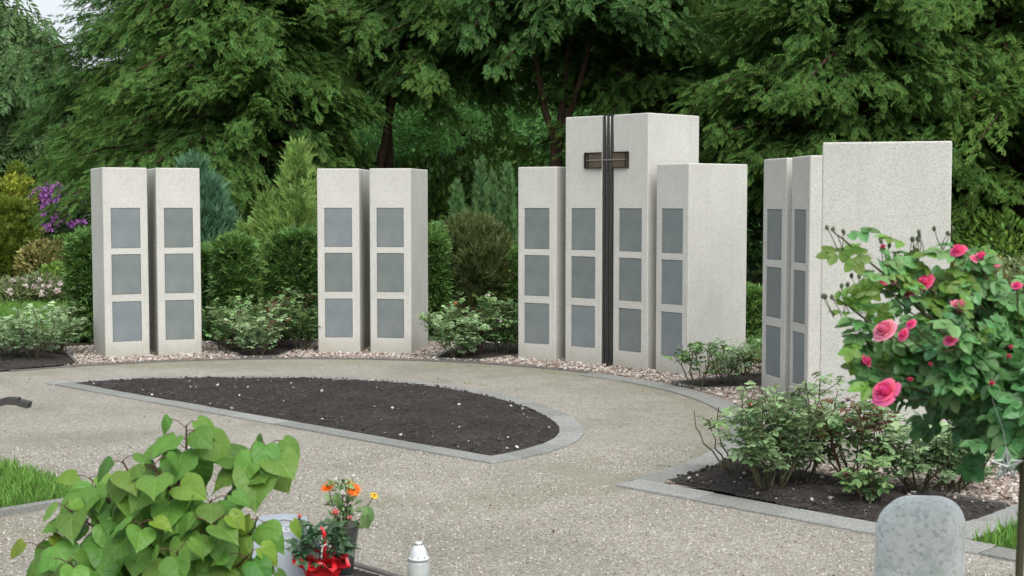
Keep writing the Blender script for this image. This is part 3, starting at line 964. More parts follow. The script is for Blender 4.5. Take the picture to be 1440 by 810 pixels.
TG = 'tall yew trees behind the pillars'
yew_tree('yew_tree', -8.0, 30., 9.0, 3.3, 'dark yew tree at the edge of the sky gap, leftmost of the tall yews', 'tree', TG, 11, YEW[1], low=3.0, nb=170, per=16, side=(1, 0, .12))
yew_tree('yew_tree', -4.4, 22.8, 6.7, 2.8, 'broad yew with drooping boughs above the first pair of pillars', 'tree', TG, 12, YEW[0], low=1.5, nb=190, per=17, side=(-1, 0, .25))
yew_tree('yew_tree', -2.35, 25., 6.7, 3.2, 'yew with three dark trunks showing above the second pair of pillars', 'tree', TG, 13, YEW[0],
         stems=((-.28, 0, -.05, 0), (.12, .1, .05, .02), (-.05, .3, .0, .04)), low=3.9, nb=170, per=16)
yew_tree('yew_tree', .72, 23.5, 6.7, 3.0, 'yew with a reddish forked trunk just left of the tall cross pillars', 'tree', TG, 14, YEW[1],
         stems=((0, 0, -.13, 0), (.03, .03, .15, 0), (.04, -.02, .05, .04)), fork=2.2, low=4.5, nb=165, per=16)
yew_tree('yew_tree', 3.2, 25., 6.7, 3.4, 'dense yew behind the right flank of the cross pillars', 'tree', TG, 15, YEW[0], low=1.5, nb=180, per=16)
yew_tree('yew_tree', 5.1, 22., 6.7, 3.1, 'yew with pale hanging tips above the big blank pillar', 'tree', TG, 16, YEW[0], low=1.8, nb=180, per=17)
yew_tree('yew_tree', 8.2, 22.5, 6.7, 3.5, 'fresh green tree at the far right, rightmost of the tall yews', 'tree', TG, 17, YEW[2], low=1.5, nb=180, per=16)
BG = 'dark trees of the second row'
for i, (x, y, lab) in enumerate(((-7.6, 37, 'tree of the second row glimpsed behind the leftmost tall yew'),
                                 (-4.4, 36, 'tree of the second row above the gap between the first two pillar pairs'),
                                 (-1.5, 36.5, 'tree of the second row behind the three dark trunks'),
                                 (1.4, 36, 'tree of the second row behind the reddish forked trunk'),
                                 (4.6, 36.5, 'tree of the second row behind the right flank of the cross pillars'),
                                 (8., 36, 'tree of the second row behind the big blank pillar'),
                                 (11.6, 36.5, 'tree of the second row at the far right'))):
    yew_tree('background_tree', x, y, 8.4, 3.7, lab, 'tree', BG, 30 + i, M['back_leaf'], low=.4, nb=120, per=16, fs=.42, dens=4.2, fr=FROND_L, bark='bark_dark')

def leaf_mass(name, x0, x1, y0, y1, hfun, n, size, mat, label=None):
    X = rng.uniform(x0, x1, n); Y = rng.uniform(y0, y1, n); Z = rng.random(n) ** .8 * hfun(X)
    D = rdir(n); D[:, 2] = -np.abs(D[:, 2]) * .6
    g = Geo(); g.inst(LEAF, frames(D, np.array([0, 0, 1]) + rdir(n) * .7, size * rng.uniform(.6, 1.4, n)), np.column_stack([X, Y, Z]), np.clip(vnoise(np.stack([X, Z], -1) + 50, .9, 5) + rng.normal(size=n) * .15, 0, 1))
    return tag(g.build(name, mat), label, None, None, 'stuff')
leaf_mass('woodland', -12, 34, 43, 52, lambda X: 5.5 + 3.5 * np.clip((X + 6) / 6, 0, 1) + 1.2 * np.sin(X * 1.3), 90000, .30, M['back_leaf'])
leaf_mass('woodland', -45, -9, 55, 70, lambda X: 4.5 + 1.5 * np.sin(X * .7) ** 2, 26000, .5, M['far_leaf'])

def drooping(name, x, y, h, rad, label, seed, mat, n=5200):
    r = np.random.default_rng(seed)
    root = empty(name, (x, y, -.05), label, 'tree')
    gt = Geo(); gc = Geo()
    ax = limb_path((0, 0, 0), (0, 0, 1), h * .9, 8, 0, .1, .05, r)
    tube(gt, ax, np.linspace(.25, .04, len(ax)), 8)
    for b in range(40):
        z = h * r.uniform(.3, .92); az = r.random() * 6.28
        p = np.array([np.interp(z, ax[:, 2], ax[:, 0]), np.interp(z, ax[:, 2], ax[:, 1]), z])
        L = rad * (1.05 - (z / h) ** 2 * .7) * r.uniform(.6, 1.1)
        path = limb_path(p, (math.cos(az), math.sin(az), .5), L, 7, .9, 0, .08, r)
        tube(gt, path, np.linspace(.05, .008, len(path)), 5, cap=False)
        m = n // 40
        k = r.integers(2, len(path), m)
        P0 = path[k] + r.normal(size=(m, 3)) * .25
        P0[:, 2] -= r.random(m) * 1.4
        D = np.stack([r.normal(size=m) * .35, r.normal(size=m) * .35, -np.ones(m)], -1)
        multi(gc, FROND_L, frames(D, r.normal(size=(m, 3)), r.uniform(.5, 1.1, m)), P0, np.clip(.5 + r.normal(size=m) * .25, 0, 1))
    gt.build('trunk', M['bark_dark'], root, True); gc.build('crown', mat, root)
drooping('weeping_tree', -17.2, 46, 10.2, 3.6, 'pale green weeping tree far off at the left edge', 61, M['far_leaf'])
drooping('weeping_tree', -15.0, 50, 7.2, 3.0, 'smaller hazy green tree beneath the sky gap', 62, M['far_leaf'])

# --- closed shrubs
def lump(D, r, k=9, amp=.22):
    c = rdir(k, r); a = r.uniform(-1, 1, k) * amp
    return 1 + (a[None] * np.exp((D @ c.T - 1) * 7)).sum(1)

def dome_shrub(name, x, y, rx, h, n, Ts, size, mat, label, cat='shrub', group=None, seed=0, ry=None, updir=.5, z0=0., inner=.3, flowers=None, fsize=.05, fmat=None, nf=0, fname='flower', box_=0., face=True, stem=True):
    """leafy dome or column: leaves on a lumpy shell and inside it"""
    r = np.random.default_rng(seed + 100)
    ry = ry or rx
    root = empty(name, (x, y, z0 - .03), label, cat, group)
    D = rdir(n, r); D[:, 2] = np.abs(D[:, 2]) * 1.0
    if box_:
        m = np.abs(D).max(1, keepdims=True); D2 = D / m
        D = D * (1 - box_) + D2 * box_
    Dn = nrm(D)
    f = lump(Dn, r) * np.where(r.random(n) < inner, r.uniform(.35, .95, n), r.uniform(.93, 1.05, n))
    # lower sides: fill below the equator straight down
    P = D * f[:, None]
    zz = .5 + .5 * P[:, 2]
    low = r.random(n) < .45
    zz = np.where(low, r.uniform(.03, .55, n), zz)
    rad = np.where(low, np.hypot(P[:, 0], P[:, 1]) ** .25, np.hypot(P[:, 0], P[:, 1])) / (np.hypot(P[:, 0], P[:, 1]) + 1e-6)
    rad = np.where(low, rad * (.82 + .18 * zz / .5), rad)
    P = np.column_stack([P[:, 0] * rad * rx, P[:, 1] * rad * ry, zz * h])
    O = nrm(np.column_stack([P[:, 0] / rx, P[:, 1] / ry, (P[:, 2] / h - .45) * 1.2]))
    d = nrm(O + np.array([0, 0, updir]) + r.normal(size=(n, 3)) * .45)
    u = O * .6 + np.array([0, 0, 1]) + r.normal(size=(n, 3)) * .3 if face else r.normal(size=(n, 3))
    g = Geo(); multi(g, Ts, frames(d, u, size * r.uniform(.65, 1.3, n)), P, np.clip(.45 + .35 * (lump(Dn, r, 12, 1.) - 1) + r.normal(size=n) * .2, 0, 1))
    g.build('foliage', mat, root)
    if stem:
        gs = Geo()
        for i in range(5):
            a = i * 1.257 + r.random()
            tube(gs, limb_path((.05 * math.cos(a), .05 * math.sin(a), 0), (.4 * rx * math.cos(a), .4 * rx * math.sin(a), h), h * .75, 5, .1, 0, .06, r), np.linspace(.022, .006, 6), 5, cap=False)
        gs.build('stem', M['bark_dark'], root)
    for i in range(nf):
        a = r.uniform(math.pi * 1.02, math.pi * 1.98) if r.random() < .75 else r.random() * 6.283
        e = r.uniform(.1, 1.35)
        dd = np.array([math.cos(a) * math.cos(e), math.sin(a) * math.cos(e), math.sin(e)])
        q = np.array([dd[0] * rx, dd[1] * ry, (.5 + .5 * dd[2]) * h]) * 1.02
        m = 16
        gd = nrm(rdir(m, r) + dd * .7)
        gf = Geo(); gf.inst(t_leaf(.9, .1, .2), frames(gd, rdir(m, r), np.full(m, fsize * r.uniform(.8, 1.2))), q + gd * fsize * .25)
        gf.build(fname, fmat, root)
    return root

def cone_conifer(name, x, y, rad, h, n, mat, label, group=None, seed=0, size=.28, pw=1., up=1.1, Ts=None, wild=.12, z0=0., lobes=((0, 0, 1, 1),)):
    """feathery conifer; lobes are (dx, dy, radius factor, height factor)"""
    r = np.random.default_rng(seed + 300)
    root = empty(name, (x, y, z0 - .03), label, 'conifer', group)
    g = Geo()
    gs = Geo()
    wt = np.array([l[2] * l[3] for l in lobes]); wt = wt / wt.sum()
    for li, (dx, dy, fr, fh) in enumerate(lobes):
        m = int(n * wt[li]); rd, hh = rad * fr, h * fh
        z = 1 - np.sqrt(r.random(m)); z = np.where(r.random(m) < .2, r.random(m), z)
        a = r.random(m) * 6.283
        lob = 1 + wild * np.sin(3 * a + 7 * z + seed + li) + wild * np.sin(5 * a - 11 * z) + r.normal(size=m) * wild * .5
        rr = rd * (1 - z) ** pw * lob * np.where(r.random(m) < .3, r.uniform(.3, .9, m), 1.)
        P = np.column_stack([dx * h + rr * np.cos(a), dy * h + rr * np.sin(a), z * hh * .95 + .02])
        O = np.column_stack([np.cos(a), np.sin(a), np.zeros(m)])
        d = nrm(O * .75 + np.array([0, 0, up]) + r.normal(size=(m, 3)) * .25)
        u = np.column_stack([-np.sin(a), np.cos(a), np.zeros(m)]) * r.choice([-1, 1], m)[:, None] + r.normal(size=(m, 3)) * .6 + O * .5
        multi(g, Ts or FAN, frames(d, u, size * r.uniform(.5, 1.45, m) * (1 - .3 * z)), P, np.clip(.45 + .5 * (lob - 1) / max(wild, .05) * .4 + r.normal(size=m) * .2, 0, 1))
        tube(gs, [(dx * .2 * h, dy * .2 * h, 0), (dx * h, dy * h, hh * .3), (dx * h, dy * h, hh * .85)], [.05, .03, .008], 6)
    g.build('crown', mat, root)
    gs.build('trunk', M['bark_dark'], root)
    return root

def X_at(px, y): return (px - 720) / F * y
def zat(py, y): return float(at(720, py, y)[2])

HG = 'clipped yew hedge blocks behind the pillars'
def hedge(px, y, w, ptop, lab, seed, mat=None, name='yew_hedge', d=.5, n=4200):
    w = w - .13; d = d - .13
    dome_shrub(name, X_at(px, y), y, w / 2, zat(ptop, y) - .07, n, TUFT, .10, mat or M['hedge'], lab, 'hedge', HG, seed, ry=d / 2, box_=.75, inner=.3)
hedge(129, 16.2, .50, 322, 'dark clipped hedge block at the left side of the leftmost pillar', 1, d=.8)
hedge(330, 15.9, .50, 330, 'clipped hedge block beside the second pillar, left of the gap behind the roses', 2)
hedge(410, 16., .60, 322, 'ragged clipped hedge under the light green conifer with browned twigs', 3, M['hedge'])
hedge(290, 16.3, .3, 345, 'narrow hedge block tucked behind the right edge of the second pillar', 4)
hedge(612, 15.9, .34, 326, 'dark hedge block right beside the fourth pillar', 5)
hedge(722, 16.3, .55, 345, 'dark hedge block left of the low cross flank pillar', 6)
hedge(1062, 16.5, .6, 400, 'dark hedge block seen through the slot right of the cross group', 7)
hedge(212, 16.4, .7, 300, 'hedge block glimpsed through the slit between the two leftmost pillars', 8)
dome_shrub('yew_shrub', X_at(668, 16.4), 16.4, .46, zat(318, 16.4), 5200, FAN, .15, M['hedge_brown'], 'bronze tinged yew shrub with upright twigs below the three thujas', 'shrub', None, 20, updir=1.2)
cone_conifer('blue_cypress', X_at(272, 19), 19, .82, zat(211, 19), 9000, M['blue_con'], 'blue-green cypress behind the right edge of the second pillar', None, 21, .17, .55, 1.7, wild=.08, lobes=((0, 0, .8, 1), (.12, -.05, .6, .86), (-.12, .05, .6, .8), (.2, 0, .42, .66)))
cone_conifer('green_cypress', X_at(412, 17.6), 17.6, .98, zat(200, 17.6), 13000, M['green_con'], 'light green feathery conifer left of the second pair of pillars', None, 22, .19, .8, 1.2, wild=.2,
             lobes=((.03, 0, .40, 1.03), (-.13, -.03, .36, .74), (-.26, .02, .34, .55), (.13, .05, .42, .86), (-.05, -.14, .42, .66), (.05, -.12, .4, .78), (-.36, 0, .25, .40)))
THG = 'small columnar thujas between pillar groups'
for i, (px, pt, w, yy, lab) in enumerate(((676, 213, .135, 19.2, 'tallest thuja, middle of the small columns'), (643, 250, .15, 18.6, 'shorter bushy thuja on the left of the columns'),
                                     (714, 221, .135, 19., 'thuja column touching the low cross flank pillar'), (694, 236, .11, 19.8, 'slim thuja squeezed behind the two tallest columns'))):
    cone_conifer('thuja', X_at(px, yy), yy, w, zat(pt, yy), 2400, M['thuja'], lab, THG, 40 + i, .115, .5, 3.0, wild=.12)

UG = 'leafy bushes filling the wood edge'
for i, (x, y, h_, lab) in enumerate(((-5.6, 31., 3.6, 'tall leafy bush at the wood edge above the first pillar pair'),
                                  (-2.9, 30.5, 4.0, 'tall leafy bush at the wood edge left of the three dark trunks'),
                                  (-.9, 30.5, 4.3, 'tall leafy bush at the wood edge between both trunk groups'),
                                  (2.1, 30.5, 4.2, 'tall leafy bush at the wood edge behind the cross pillars'),
                                  (4.4, 30.5, 4.0, 'tall leafy bush at the wood edge left of the big blank pillar'),
                                  (7.2, 29.5, 3.8, 'tall leafy bush at the wood edge right of the big blank pillar'),
                                  (10., 29.5, 3.8, 'tall leafy bush at the wood edge near the right end'))):
    dome_shrub('understorey_bush', x, y, 1.5, h_, 5200, [LEAF], .17, M['back_leaf'], lab, 'shrub', UG, 110 + i, updir=.2)
# left garden
dome_shrub('golden_yew', X_at(10, 24.5), 24.5, .40, zat(287, 24.5), 3000, TUFT, .12, M['gold_dark'], 'dark green clipped yew column with golden shoots at the left edge', 'shrub', None, 50, box_=.8, updir=1.2)
dome_shrub('golden_shrub', X_at(8, 27), 27, .50, zat(256, 27), 3600, [LEAF], .09, M['gold'], 'yellow-green shrub topping the clipped column at the left edge', 'shrub', None, 51, box_=.8)
dome_shrub('golden_yew', X_at(25, 33), 33, .16, zat(233, 33), 500, TUFT, .16, M['gold_dark'], 'tiny clipped yew column far behind the yellow-green shrub', 'shrub', None, 52, box_=.6)
dome_shrub('rhododendron', X_at(80, 28), 28, .66, zat(264, 28), 2400, [LEAFN], .17, M['rhodo'], 'rhododendron covered in purple flower trusses left of the pillars', 'shrub', None, 53, fmat=M['purple'], nf=60, fsize=.11, fname='flower_truss')
dome_shrub('golden_shrub', X_at(84, 34), 34, .9, zat(262, 34), 1500, [LEAF], .16, M['lowgreen'], 'yellowish bush behind the purple rhododendron', 'shrub', None, 54)
dome_shrub('garden_shrub', X_at(128, 33), 33, 1.2, zat(240, 33), 1800, [LEAF], .18, M['wood_leaf'], 'dark leafy bush just left of the leftmost pillar, behind the rhododendron', 'shrub', None, 55)
dome_shrub('azalea', X_at(66, 24.), 24., .5, zat(338, 24.), 1500, [LEAF], .085, M['azalea'], 'orange-green azalea mound in front of the purple rhododendron', 'shrub', None, 56)
dome_shrub('low_shrub', X_at(84, 22.8), 22.8, .36, zat(368, 22.8), 1200, [LEAF], .075, M['lowgreen'], 'bright green low mound beside the dark clipped hedge', 'shrub', None, 57)
dome_shrub('low_shrub', X_at(100, 25.5), 25.5, .5, zat(328, 25.5), 1200, [LEAF], .09, M['lowgreen'], 'yellow-green bush under the purple rhododendron', 'shrub', None, 58)
dome_shrub('flowering_shrub', X_at(14, 21.6), 21.6, .5, zat(392, 21.6), 1700, [LEAF], .07, M['cover'], 'low shrub with pale pink blooms at the left edge above the lawn', 'shrub', 'low pink flowering shrubs by the lawn', 59, fmat=M['white_petal'], nf=12, fsize=.05)
dome_shrub('flowering_shrub', X_at(50, 21.8), 21.8, .46, zat(388, 21.8), 1700, [LEAF], .07, M['cover'], 'middle low shrub with scattered pale blooms above the lawn', 'shrub', 'low pink flowering shrubs by the lawn', 60, fmat=M['white_petal'], nf=10, fsize=.05)
dome_shrub('flowering_shrub', X_at(84, 21.6), 21.6, .42, zat(396, 21.6), 1500, [LEAF], .07, M['cover'], 'low pinkish shrub next to the dark clipped hedge', 'shrub', 'low pink flowering shrubs by the lawn', 61, fmat=M['white_petal'], nf=14, fsize=.055)
# right garden
dome_shrub('rhododendron', X_at(1412, 20.5), 20.5, .62, zat(304, 20.5), 1700, [LEAF], .11, M['lowgreen'], 'leafy rhododendron without blooms right of the big blank pillar', 'shrub', None, 62, stem=True)
dome_shrub('heath_shrub', X_at(1372, 17.5), 17.5, .5, zat(350, 17.5), 1500, [LEAF], .075, M['azalea'], 'olive and pink low shrub between the blank pillar and the roses', 'shrub', None, 63, fmat=M['white_petal'], nf=0)
dome_shrub('heath_shrub', X_at(1440, 17.), 17., .6, zat(358, 17.), 1500, [LEAF], .075, M['cover'], 'low green shrub at the right edge behind the rose crown', 'shrub', None, 64)
dome_shrub('understorey_bush', X_at(1400, 27), 27, 1.6, zat(262, 27), 2400, [LEAF], .2, M['rhodo'], 'dark bush under the rightmost yew', 'shrub', None, 65)
dome_shrub('understorey_bush', X_at(600, 26), 26, 1.3, zat(225, 26), 2600, [LEAF], .17, M['wood_leaf'], 'light green leafy bush between the two trunk groups', 'shrub', None, 66)
dome_shrub('understorey_bush', X_at(690, 27.5), 27.5, 1.3, zat(200, 27.5), 2600, [LEAF], .17, M['wood_leaf'], 'leafy bush behind the thujas, left of the reddish trunk', 'shrub', None, 67)
dome_shrub('understorey_bush', X_at(1100, 27), 27, 1.7, zat(215, 27), 2600, [LEAF], .2, M['rhodo'], 'dark bush behind the slot right of the cross group', 'shrub', None, 68)
dome_shrub('understorey_bush', X_at(330, 26), 26, 1.8, zat(250, 26), 2600, [LEAF], .2, M['rhodo'], 'dark bush behind the blue-green cypress', 'shrub', None, 69)
dome_shrub('heath_shrub', X_at(1055, 12.6), 12.6, .42, .20, 1500, [LEAFN], .05, M['heath'], 'low brownish heath in the wedge bed left of the oblique pillars', 'shrub', None, 70, stem=False)
dome_shrub('garden_shrub', X_at(1064, 13.8), 13.8, .24, zat(480, 13.8), 500, [LEAF], .09, M['rose_leaf'], 'bright leafy shrub in the slot left of the oblique pillars', 'shrub', None, 71)

# ------------------------------------------------------------------ rose bushes
def petals(seed, openness=.7, layers=4, n0=5):
    """rose blossom of unit radius, opening along +Z; returns template, tints"""
    r = np.random.default_rng(seed); parts = []; tint = []
    nu, nv = 4, 4
    for L in range(layers):
        k = n0 if L else 4
        f = (L + 1) / layers
        for i in range(k):
            a0 = i * 6.283 / k + L * .9 + r.normal() * .12
            half = (.9 if L else 1.3) * 3.1416 / k * 1.5
            V = []
            for v in range(nv):
                s = v / (nv - 1)
                tilt = openness * f * (.35 + .9 * s ** 1.6)
                rad = (.12 + .25 * f) * (.35 + s * .8) + math.sin(min(tilt, 1.5)) * s * .55 * f
                z = s * (.95 - .35 * f) * math.cos(min(tilt, 1.5)) - .12 * f * (s > .9)
                for u in range(nu):
                    w = (u / (nu - 1) - .5) * 2
                    aa = a0 + w * half * (.45 + .55 * math.sin(math.pi * min(1, .25 + s * .6)))
                    rr = rad * (1 + .06 * math.cos(w * 3)) + r.normal() * .015
                    V.append((rr * math.cos(aa), rr * math.sin(aa), z - .10 * abs(w) * s + r.normal() * .015))
            q = [(v * nu + u, v * nu + u + 1, (v + 1) * nu + u + 1, (v + 1) * nu + u) for v in range(nv - 1) for u in range(nu - 1)]
            parts.append((np.array(V), [np.array(q)])); tint += [np.clip(.15 + .7 * f + r.normal() * .1, 0, 1)] * len(V)
    c = (ICO2[0] * np.array([.26, .26, .42]) + np.array([0, 0, .38]), ICO2[1]); parts.append(c); tint += [.15] * len(c[0])
    return merge(parts), np.array(tint)
BLOOM = [petals(s, .34 + .10 * s, 5, 5) for s in range(4)]

def add_flower(root, p, d, size, mat, seed, name='flower', bud=False, label=None):
    r = np.random.default_rng(seed)
    (T, tint) = BLOOM[seed % 4] if not bud else petals(seed, .12, 2, 4)
    d = nrm(np.array(d, float)); X = nrm(np.cross(d, [.3, .2, .9])); Y = np.cross(d, X)
    Mx = np.stack([X, Y, d], -1) * size
    g = Geo(); g.add(T[0] @ Mx.T + p, T[1], tint)
    o = g.build(name, mat, root, True)
    if label: o['label'] = label
    gs = Geo()
    k = 5; a = np.arange(k) * 6.283 / k
    D = nrm(np.cos(a)[:, None] * X + np.sin(a)[:, None] * Y + d * (.9 if bud else .1))
    gs.inst(t_leaf(.5, .1, .1), frames(D, np.repeat(d[None], k, 0), np.full(k, size * .75)), np.repeat((p - d * size * .08)[None], k, 0))
    gs.add(*xf((ICO1[0] * np.array([1, 1, 1.2]), ICO1[1]), d, X, size * .2, p - d * size * .15))
    gs.build('sepal', M['sepal'], o)
    return o

def rose_bush(x, y, h, spread, label, group, seed, nleaf=130, ls=.11, canes=7, mat='rose_leaf', flowers=(), Ts=None, red=0., bare=0, z0=.02, low=.2, name='rose_bush', shift=(0, 0)):
    r = np.random.default_rng(seed + 900)
    root = empty(name, (x, y, z0), label, 'rose bush', group)
    gs, gl, gr = Geo(), Geo(), Geo()
    P, D, S, tips = [], [], [], []
    for c in range(canes):
        a = c * 2.4 + r.random()
        sp = spread * r.uniform(.3, 1.) * (1 if c else .1)
        top = np.array([math.cos(a) * sp + shift[0], math.sin(a) * sp + shift[1], h * r.uniform(.68, 1.02)])
        p0 = np.array([math.cos(a) * .05, math.sin(a) * .05, 0])
        L = np.linalg.norm(top - p0)
        path = np.array([p0 + (top - p0) * s + np.array([math.cos(a), math.sin(a), 0]) * .12 * spread * math.sin(math.pi * s) + r.normal(size=3) * .012 for s in np.linspace(0, 1, 7)])
        tube(gs, path, np.linspace(.0065, .0025, 7), 5, r.random())
        tips.append(path[-1])
        if c < bare: continue
        sub = [path]
        for b in range(3):                       # side shoots
            k = r.integers(2, 6); q = path[k]
            dd = nrm(np.array([math.cos(a + r.normal() * 1.6), math.sin(a + r.normal() * 1.6), r.uniform(.4, 1.2)]))
            pb = limb_path(q, dd, h * r.uniform(.18, .36), 4, .1, 0, .1, r)
            tube(gs, pb, np.linspace(.0035, .0015, 5), 4, r.random(), cap=False); sub.append(pb)
            tips.append(pb[-1])
        m = nleaf // max(1, canes - bare)
        for i in range(m):
            pth = sub[0] if r.random() < .35 else sub[r.integers(1, 4)]
            lo = low if pth is path else 0
            s = r.uniform(lo, 1.) * (len(pth) - 1); k = min(int(s), len(pth) - 2)
            P.append(pth[k] + (pth[k + 1] - pth[k]) * (s - k))
            b = r.random() * 6.283
            D.append((math.cos(b), math.sin(b), r.uniform(-.1, .75))); S.append(ls * r.uniform(.65, 1.25))
    P, D, S = np.array(P), nrm(np.array(D)), np.array(S)
    U = np.array([0, 0, 1]) + r.normal(size=(len(P), 3)) * .3
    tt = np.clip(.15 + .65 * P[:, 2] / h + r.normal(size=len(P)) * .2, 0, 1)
    isr = (r.random(len(P)) < red * (P[:, 2] / h) ** 2)
    Ts = Ts or ROSE5
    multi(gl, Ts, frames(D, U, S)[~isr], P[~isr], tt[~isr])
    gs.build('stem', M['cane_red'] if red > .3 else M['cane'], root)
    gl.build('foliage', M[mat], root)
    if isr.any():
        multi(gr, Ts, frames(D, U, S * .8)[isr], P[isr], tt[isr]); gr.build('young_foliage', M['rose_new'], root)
    for i, (fm, fsz, bud) in enumerate(flowers):
        p = tips[(i * 3 + 1) % len(tips)] + r.normal(size=3) * .01
        add_flower(root, p, (r.normal() * .4, -.5 + r.normal() * .3, .8), fsz, M[fm], seed * 7 + i, 'flower' if not bud else 'bud', bud)
    return root

G1, G2, G3, G4, G5 = ('rose bushes in the left corner bed', 'rose bushes between the first two pillar pairs', 'rose bushes left of the cross group',
                      'rose bushes right of the cross group', 'rose bushes in the kerbed bed on the right')
def rb(px, py, ptop, lab, grp, seed, **k):
    p = gp(px, py, .02)
    h = (zat(ptop, p[1]) - .02) * k.pop('tall', 1.)
    return rose_bush(p[0], p[1], h, k.pop('spread', .24), lab, grp, seed, **k)
rb(12, 503, 444, 'grey-green rose bush at the left edge of the corner bed', G1, 1, mat='rose_leaf_grey', nleaf=230, canes=9, spread=.34)
rb(48, 507, 428, 'silvery rose bush in front of the lawn, middle of the corner bed', G1, 2, mat='rose_leaf_grey', nleaf=260, canes=9, spread=.34)
rb(78, 497, 424, 'silvery rose bush leaning towards the dark clipped hedge', G1, 3, mat='rose_leaf_grey', nleaf=230, canes=9, spread=.3)
rb(318, 494, 424, 'rose bush close to the second pillar with dense green leaves', G2, 4, nleaf=210, canes=9, spread=.28)
rb(362, 500, 428, 'low grey-green rose bush at the tip of its wedge bed', G2, 5, mat='rose_leaf_grey', nleaf=240, canes=9, spread=.28, red=.3)
rb(392, 490, 418, 'rose bush with reddish shoots in the middle of its wedge bed', G2, 6, nleaf=220, canes=9, spread=.28, red=.6)
rb(424, 492, 410, 'tall rose bush close to the third pillar', G2, 7, nleaf=230, canes=8, spread=.25, red=.3)
rb(340, 486, 420, 'rose bush behind the others near the hedge blocks', G2, 8, nleaf=180, canes=8, spread=.3)
rb(645, 503, 436, 'pale leaved rose bush in the wedge bed beside the fourth pillar', G3, 9, nleaf=380, canes=10, spread=.34, mat='rose_leaf_grey')
rb(668, 499, 420, 'rose bush with salmon shoots below the bronze yew shrub', G3, 10, nleaf=330, canes=9, spread=.26, red=.4, flowers=(('pink_bud', .03, True), ('salmon', .03, False)))
rb(704, 498, 412, 'rose bush with blush white blooms beside the low cross flank pillar', G3, 11, nleaf=330, canes=9, spread=.27, flowers=(('white_petal', .04, False), ('white_petal', .035, False), ('white_petal', .035, False), ('salmon', .03, False)))
rb(978, 545, 478, 'bushy little rose in front of the broad blank side of the cross group', G4, 12, nleaf=90, canes=6, spread=.14, low=.35)
rb(1022, 541, 478, 'open twiggy rose right of the bushy little rose', G4, 13, nleaf=80, canes=8, spread=.17, low=.5, mat='rose_leaf_grey')
rb(1044, 528, 486, 'small rose in front of the dark slot', G4, 14, nleaf=60, canes=6, spread=.15, low=.4)
K5 = dict(ls=.108, low=.32, tall=1.13)
rb(1082, 690, 560, 'large rose bush at the left corner of the kerbed bed with one orange bloom', G5, 15, nleaf=340, canes=14, spread=.30, bare=4, mat='rose_leaf_mid', flowers=(('salmon', .022, False),), **K5)
rb(1128, 676, 548, 'tall leafy rose bush before the edge of the blank pillar', G5, 16, nleaf=250, canes=10, spread=.24, mat='rose_leaf_mid', bare=2, **K5)
rb(1042, 668, 585, 'sparse rose with bare reaching canes by the kerb corner', G5, 17, nleaf=70, canes=9, spread=.30, bare=5, **K5)
rb(1206, 688, 566, 'rose bush with dark red shoots in front of the blank pillar', G5, 18, nleaf=270, canes=11, spread=.26, red=.9, mat='rose_leaf', **K5)
rb(1222, 708, 640, 'small dark leaved rose close to the front kerb', G5, 19, nleaf=70, canes=5, spread=.13, red=.3, ls=.11, low=.1)
rb(1292, 690, 592, 'light green rose bush behind the rounded stone', G5, 20, nleaf=320, canes=11, spread=.28, mat='rose_leaf_grey', **K5)
rb(1345, 690, 606, 'light green rose bush with an orange bloom below the pink rose crown', G5, 21, nleaf=280, canes=10, spread=.25, mat='rose_leaf_grey', flowers=(('orange', .025, False),), **K5)

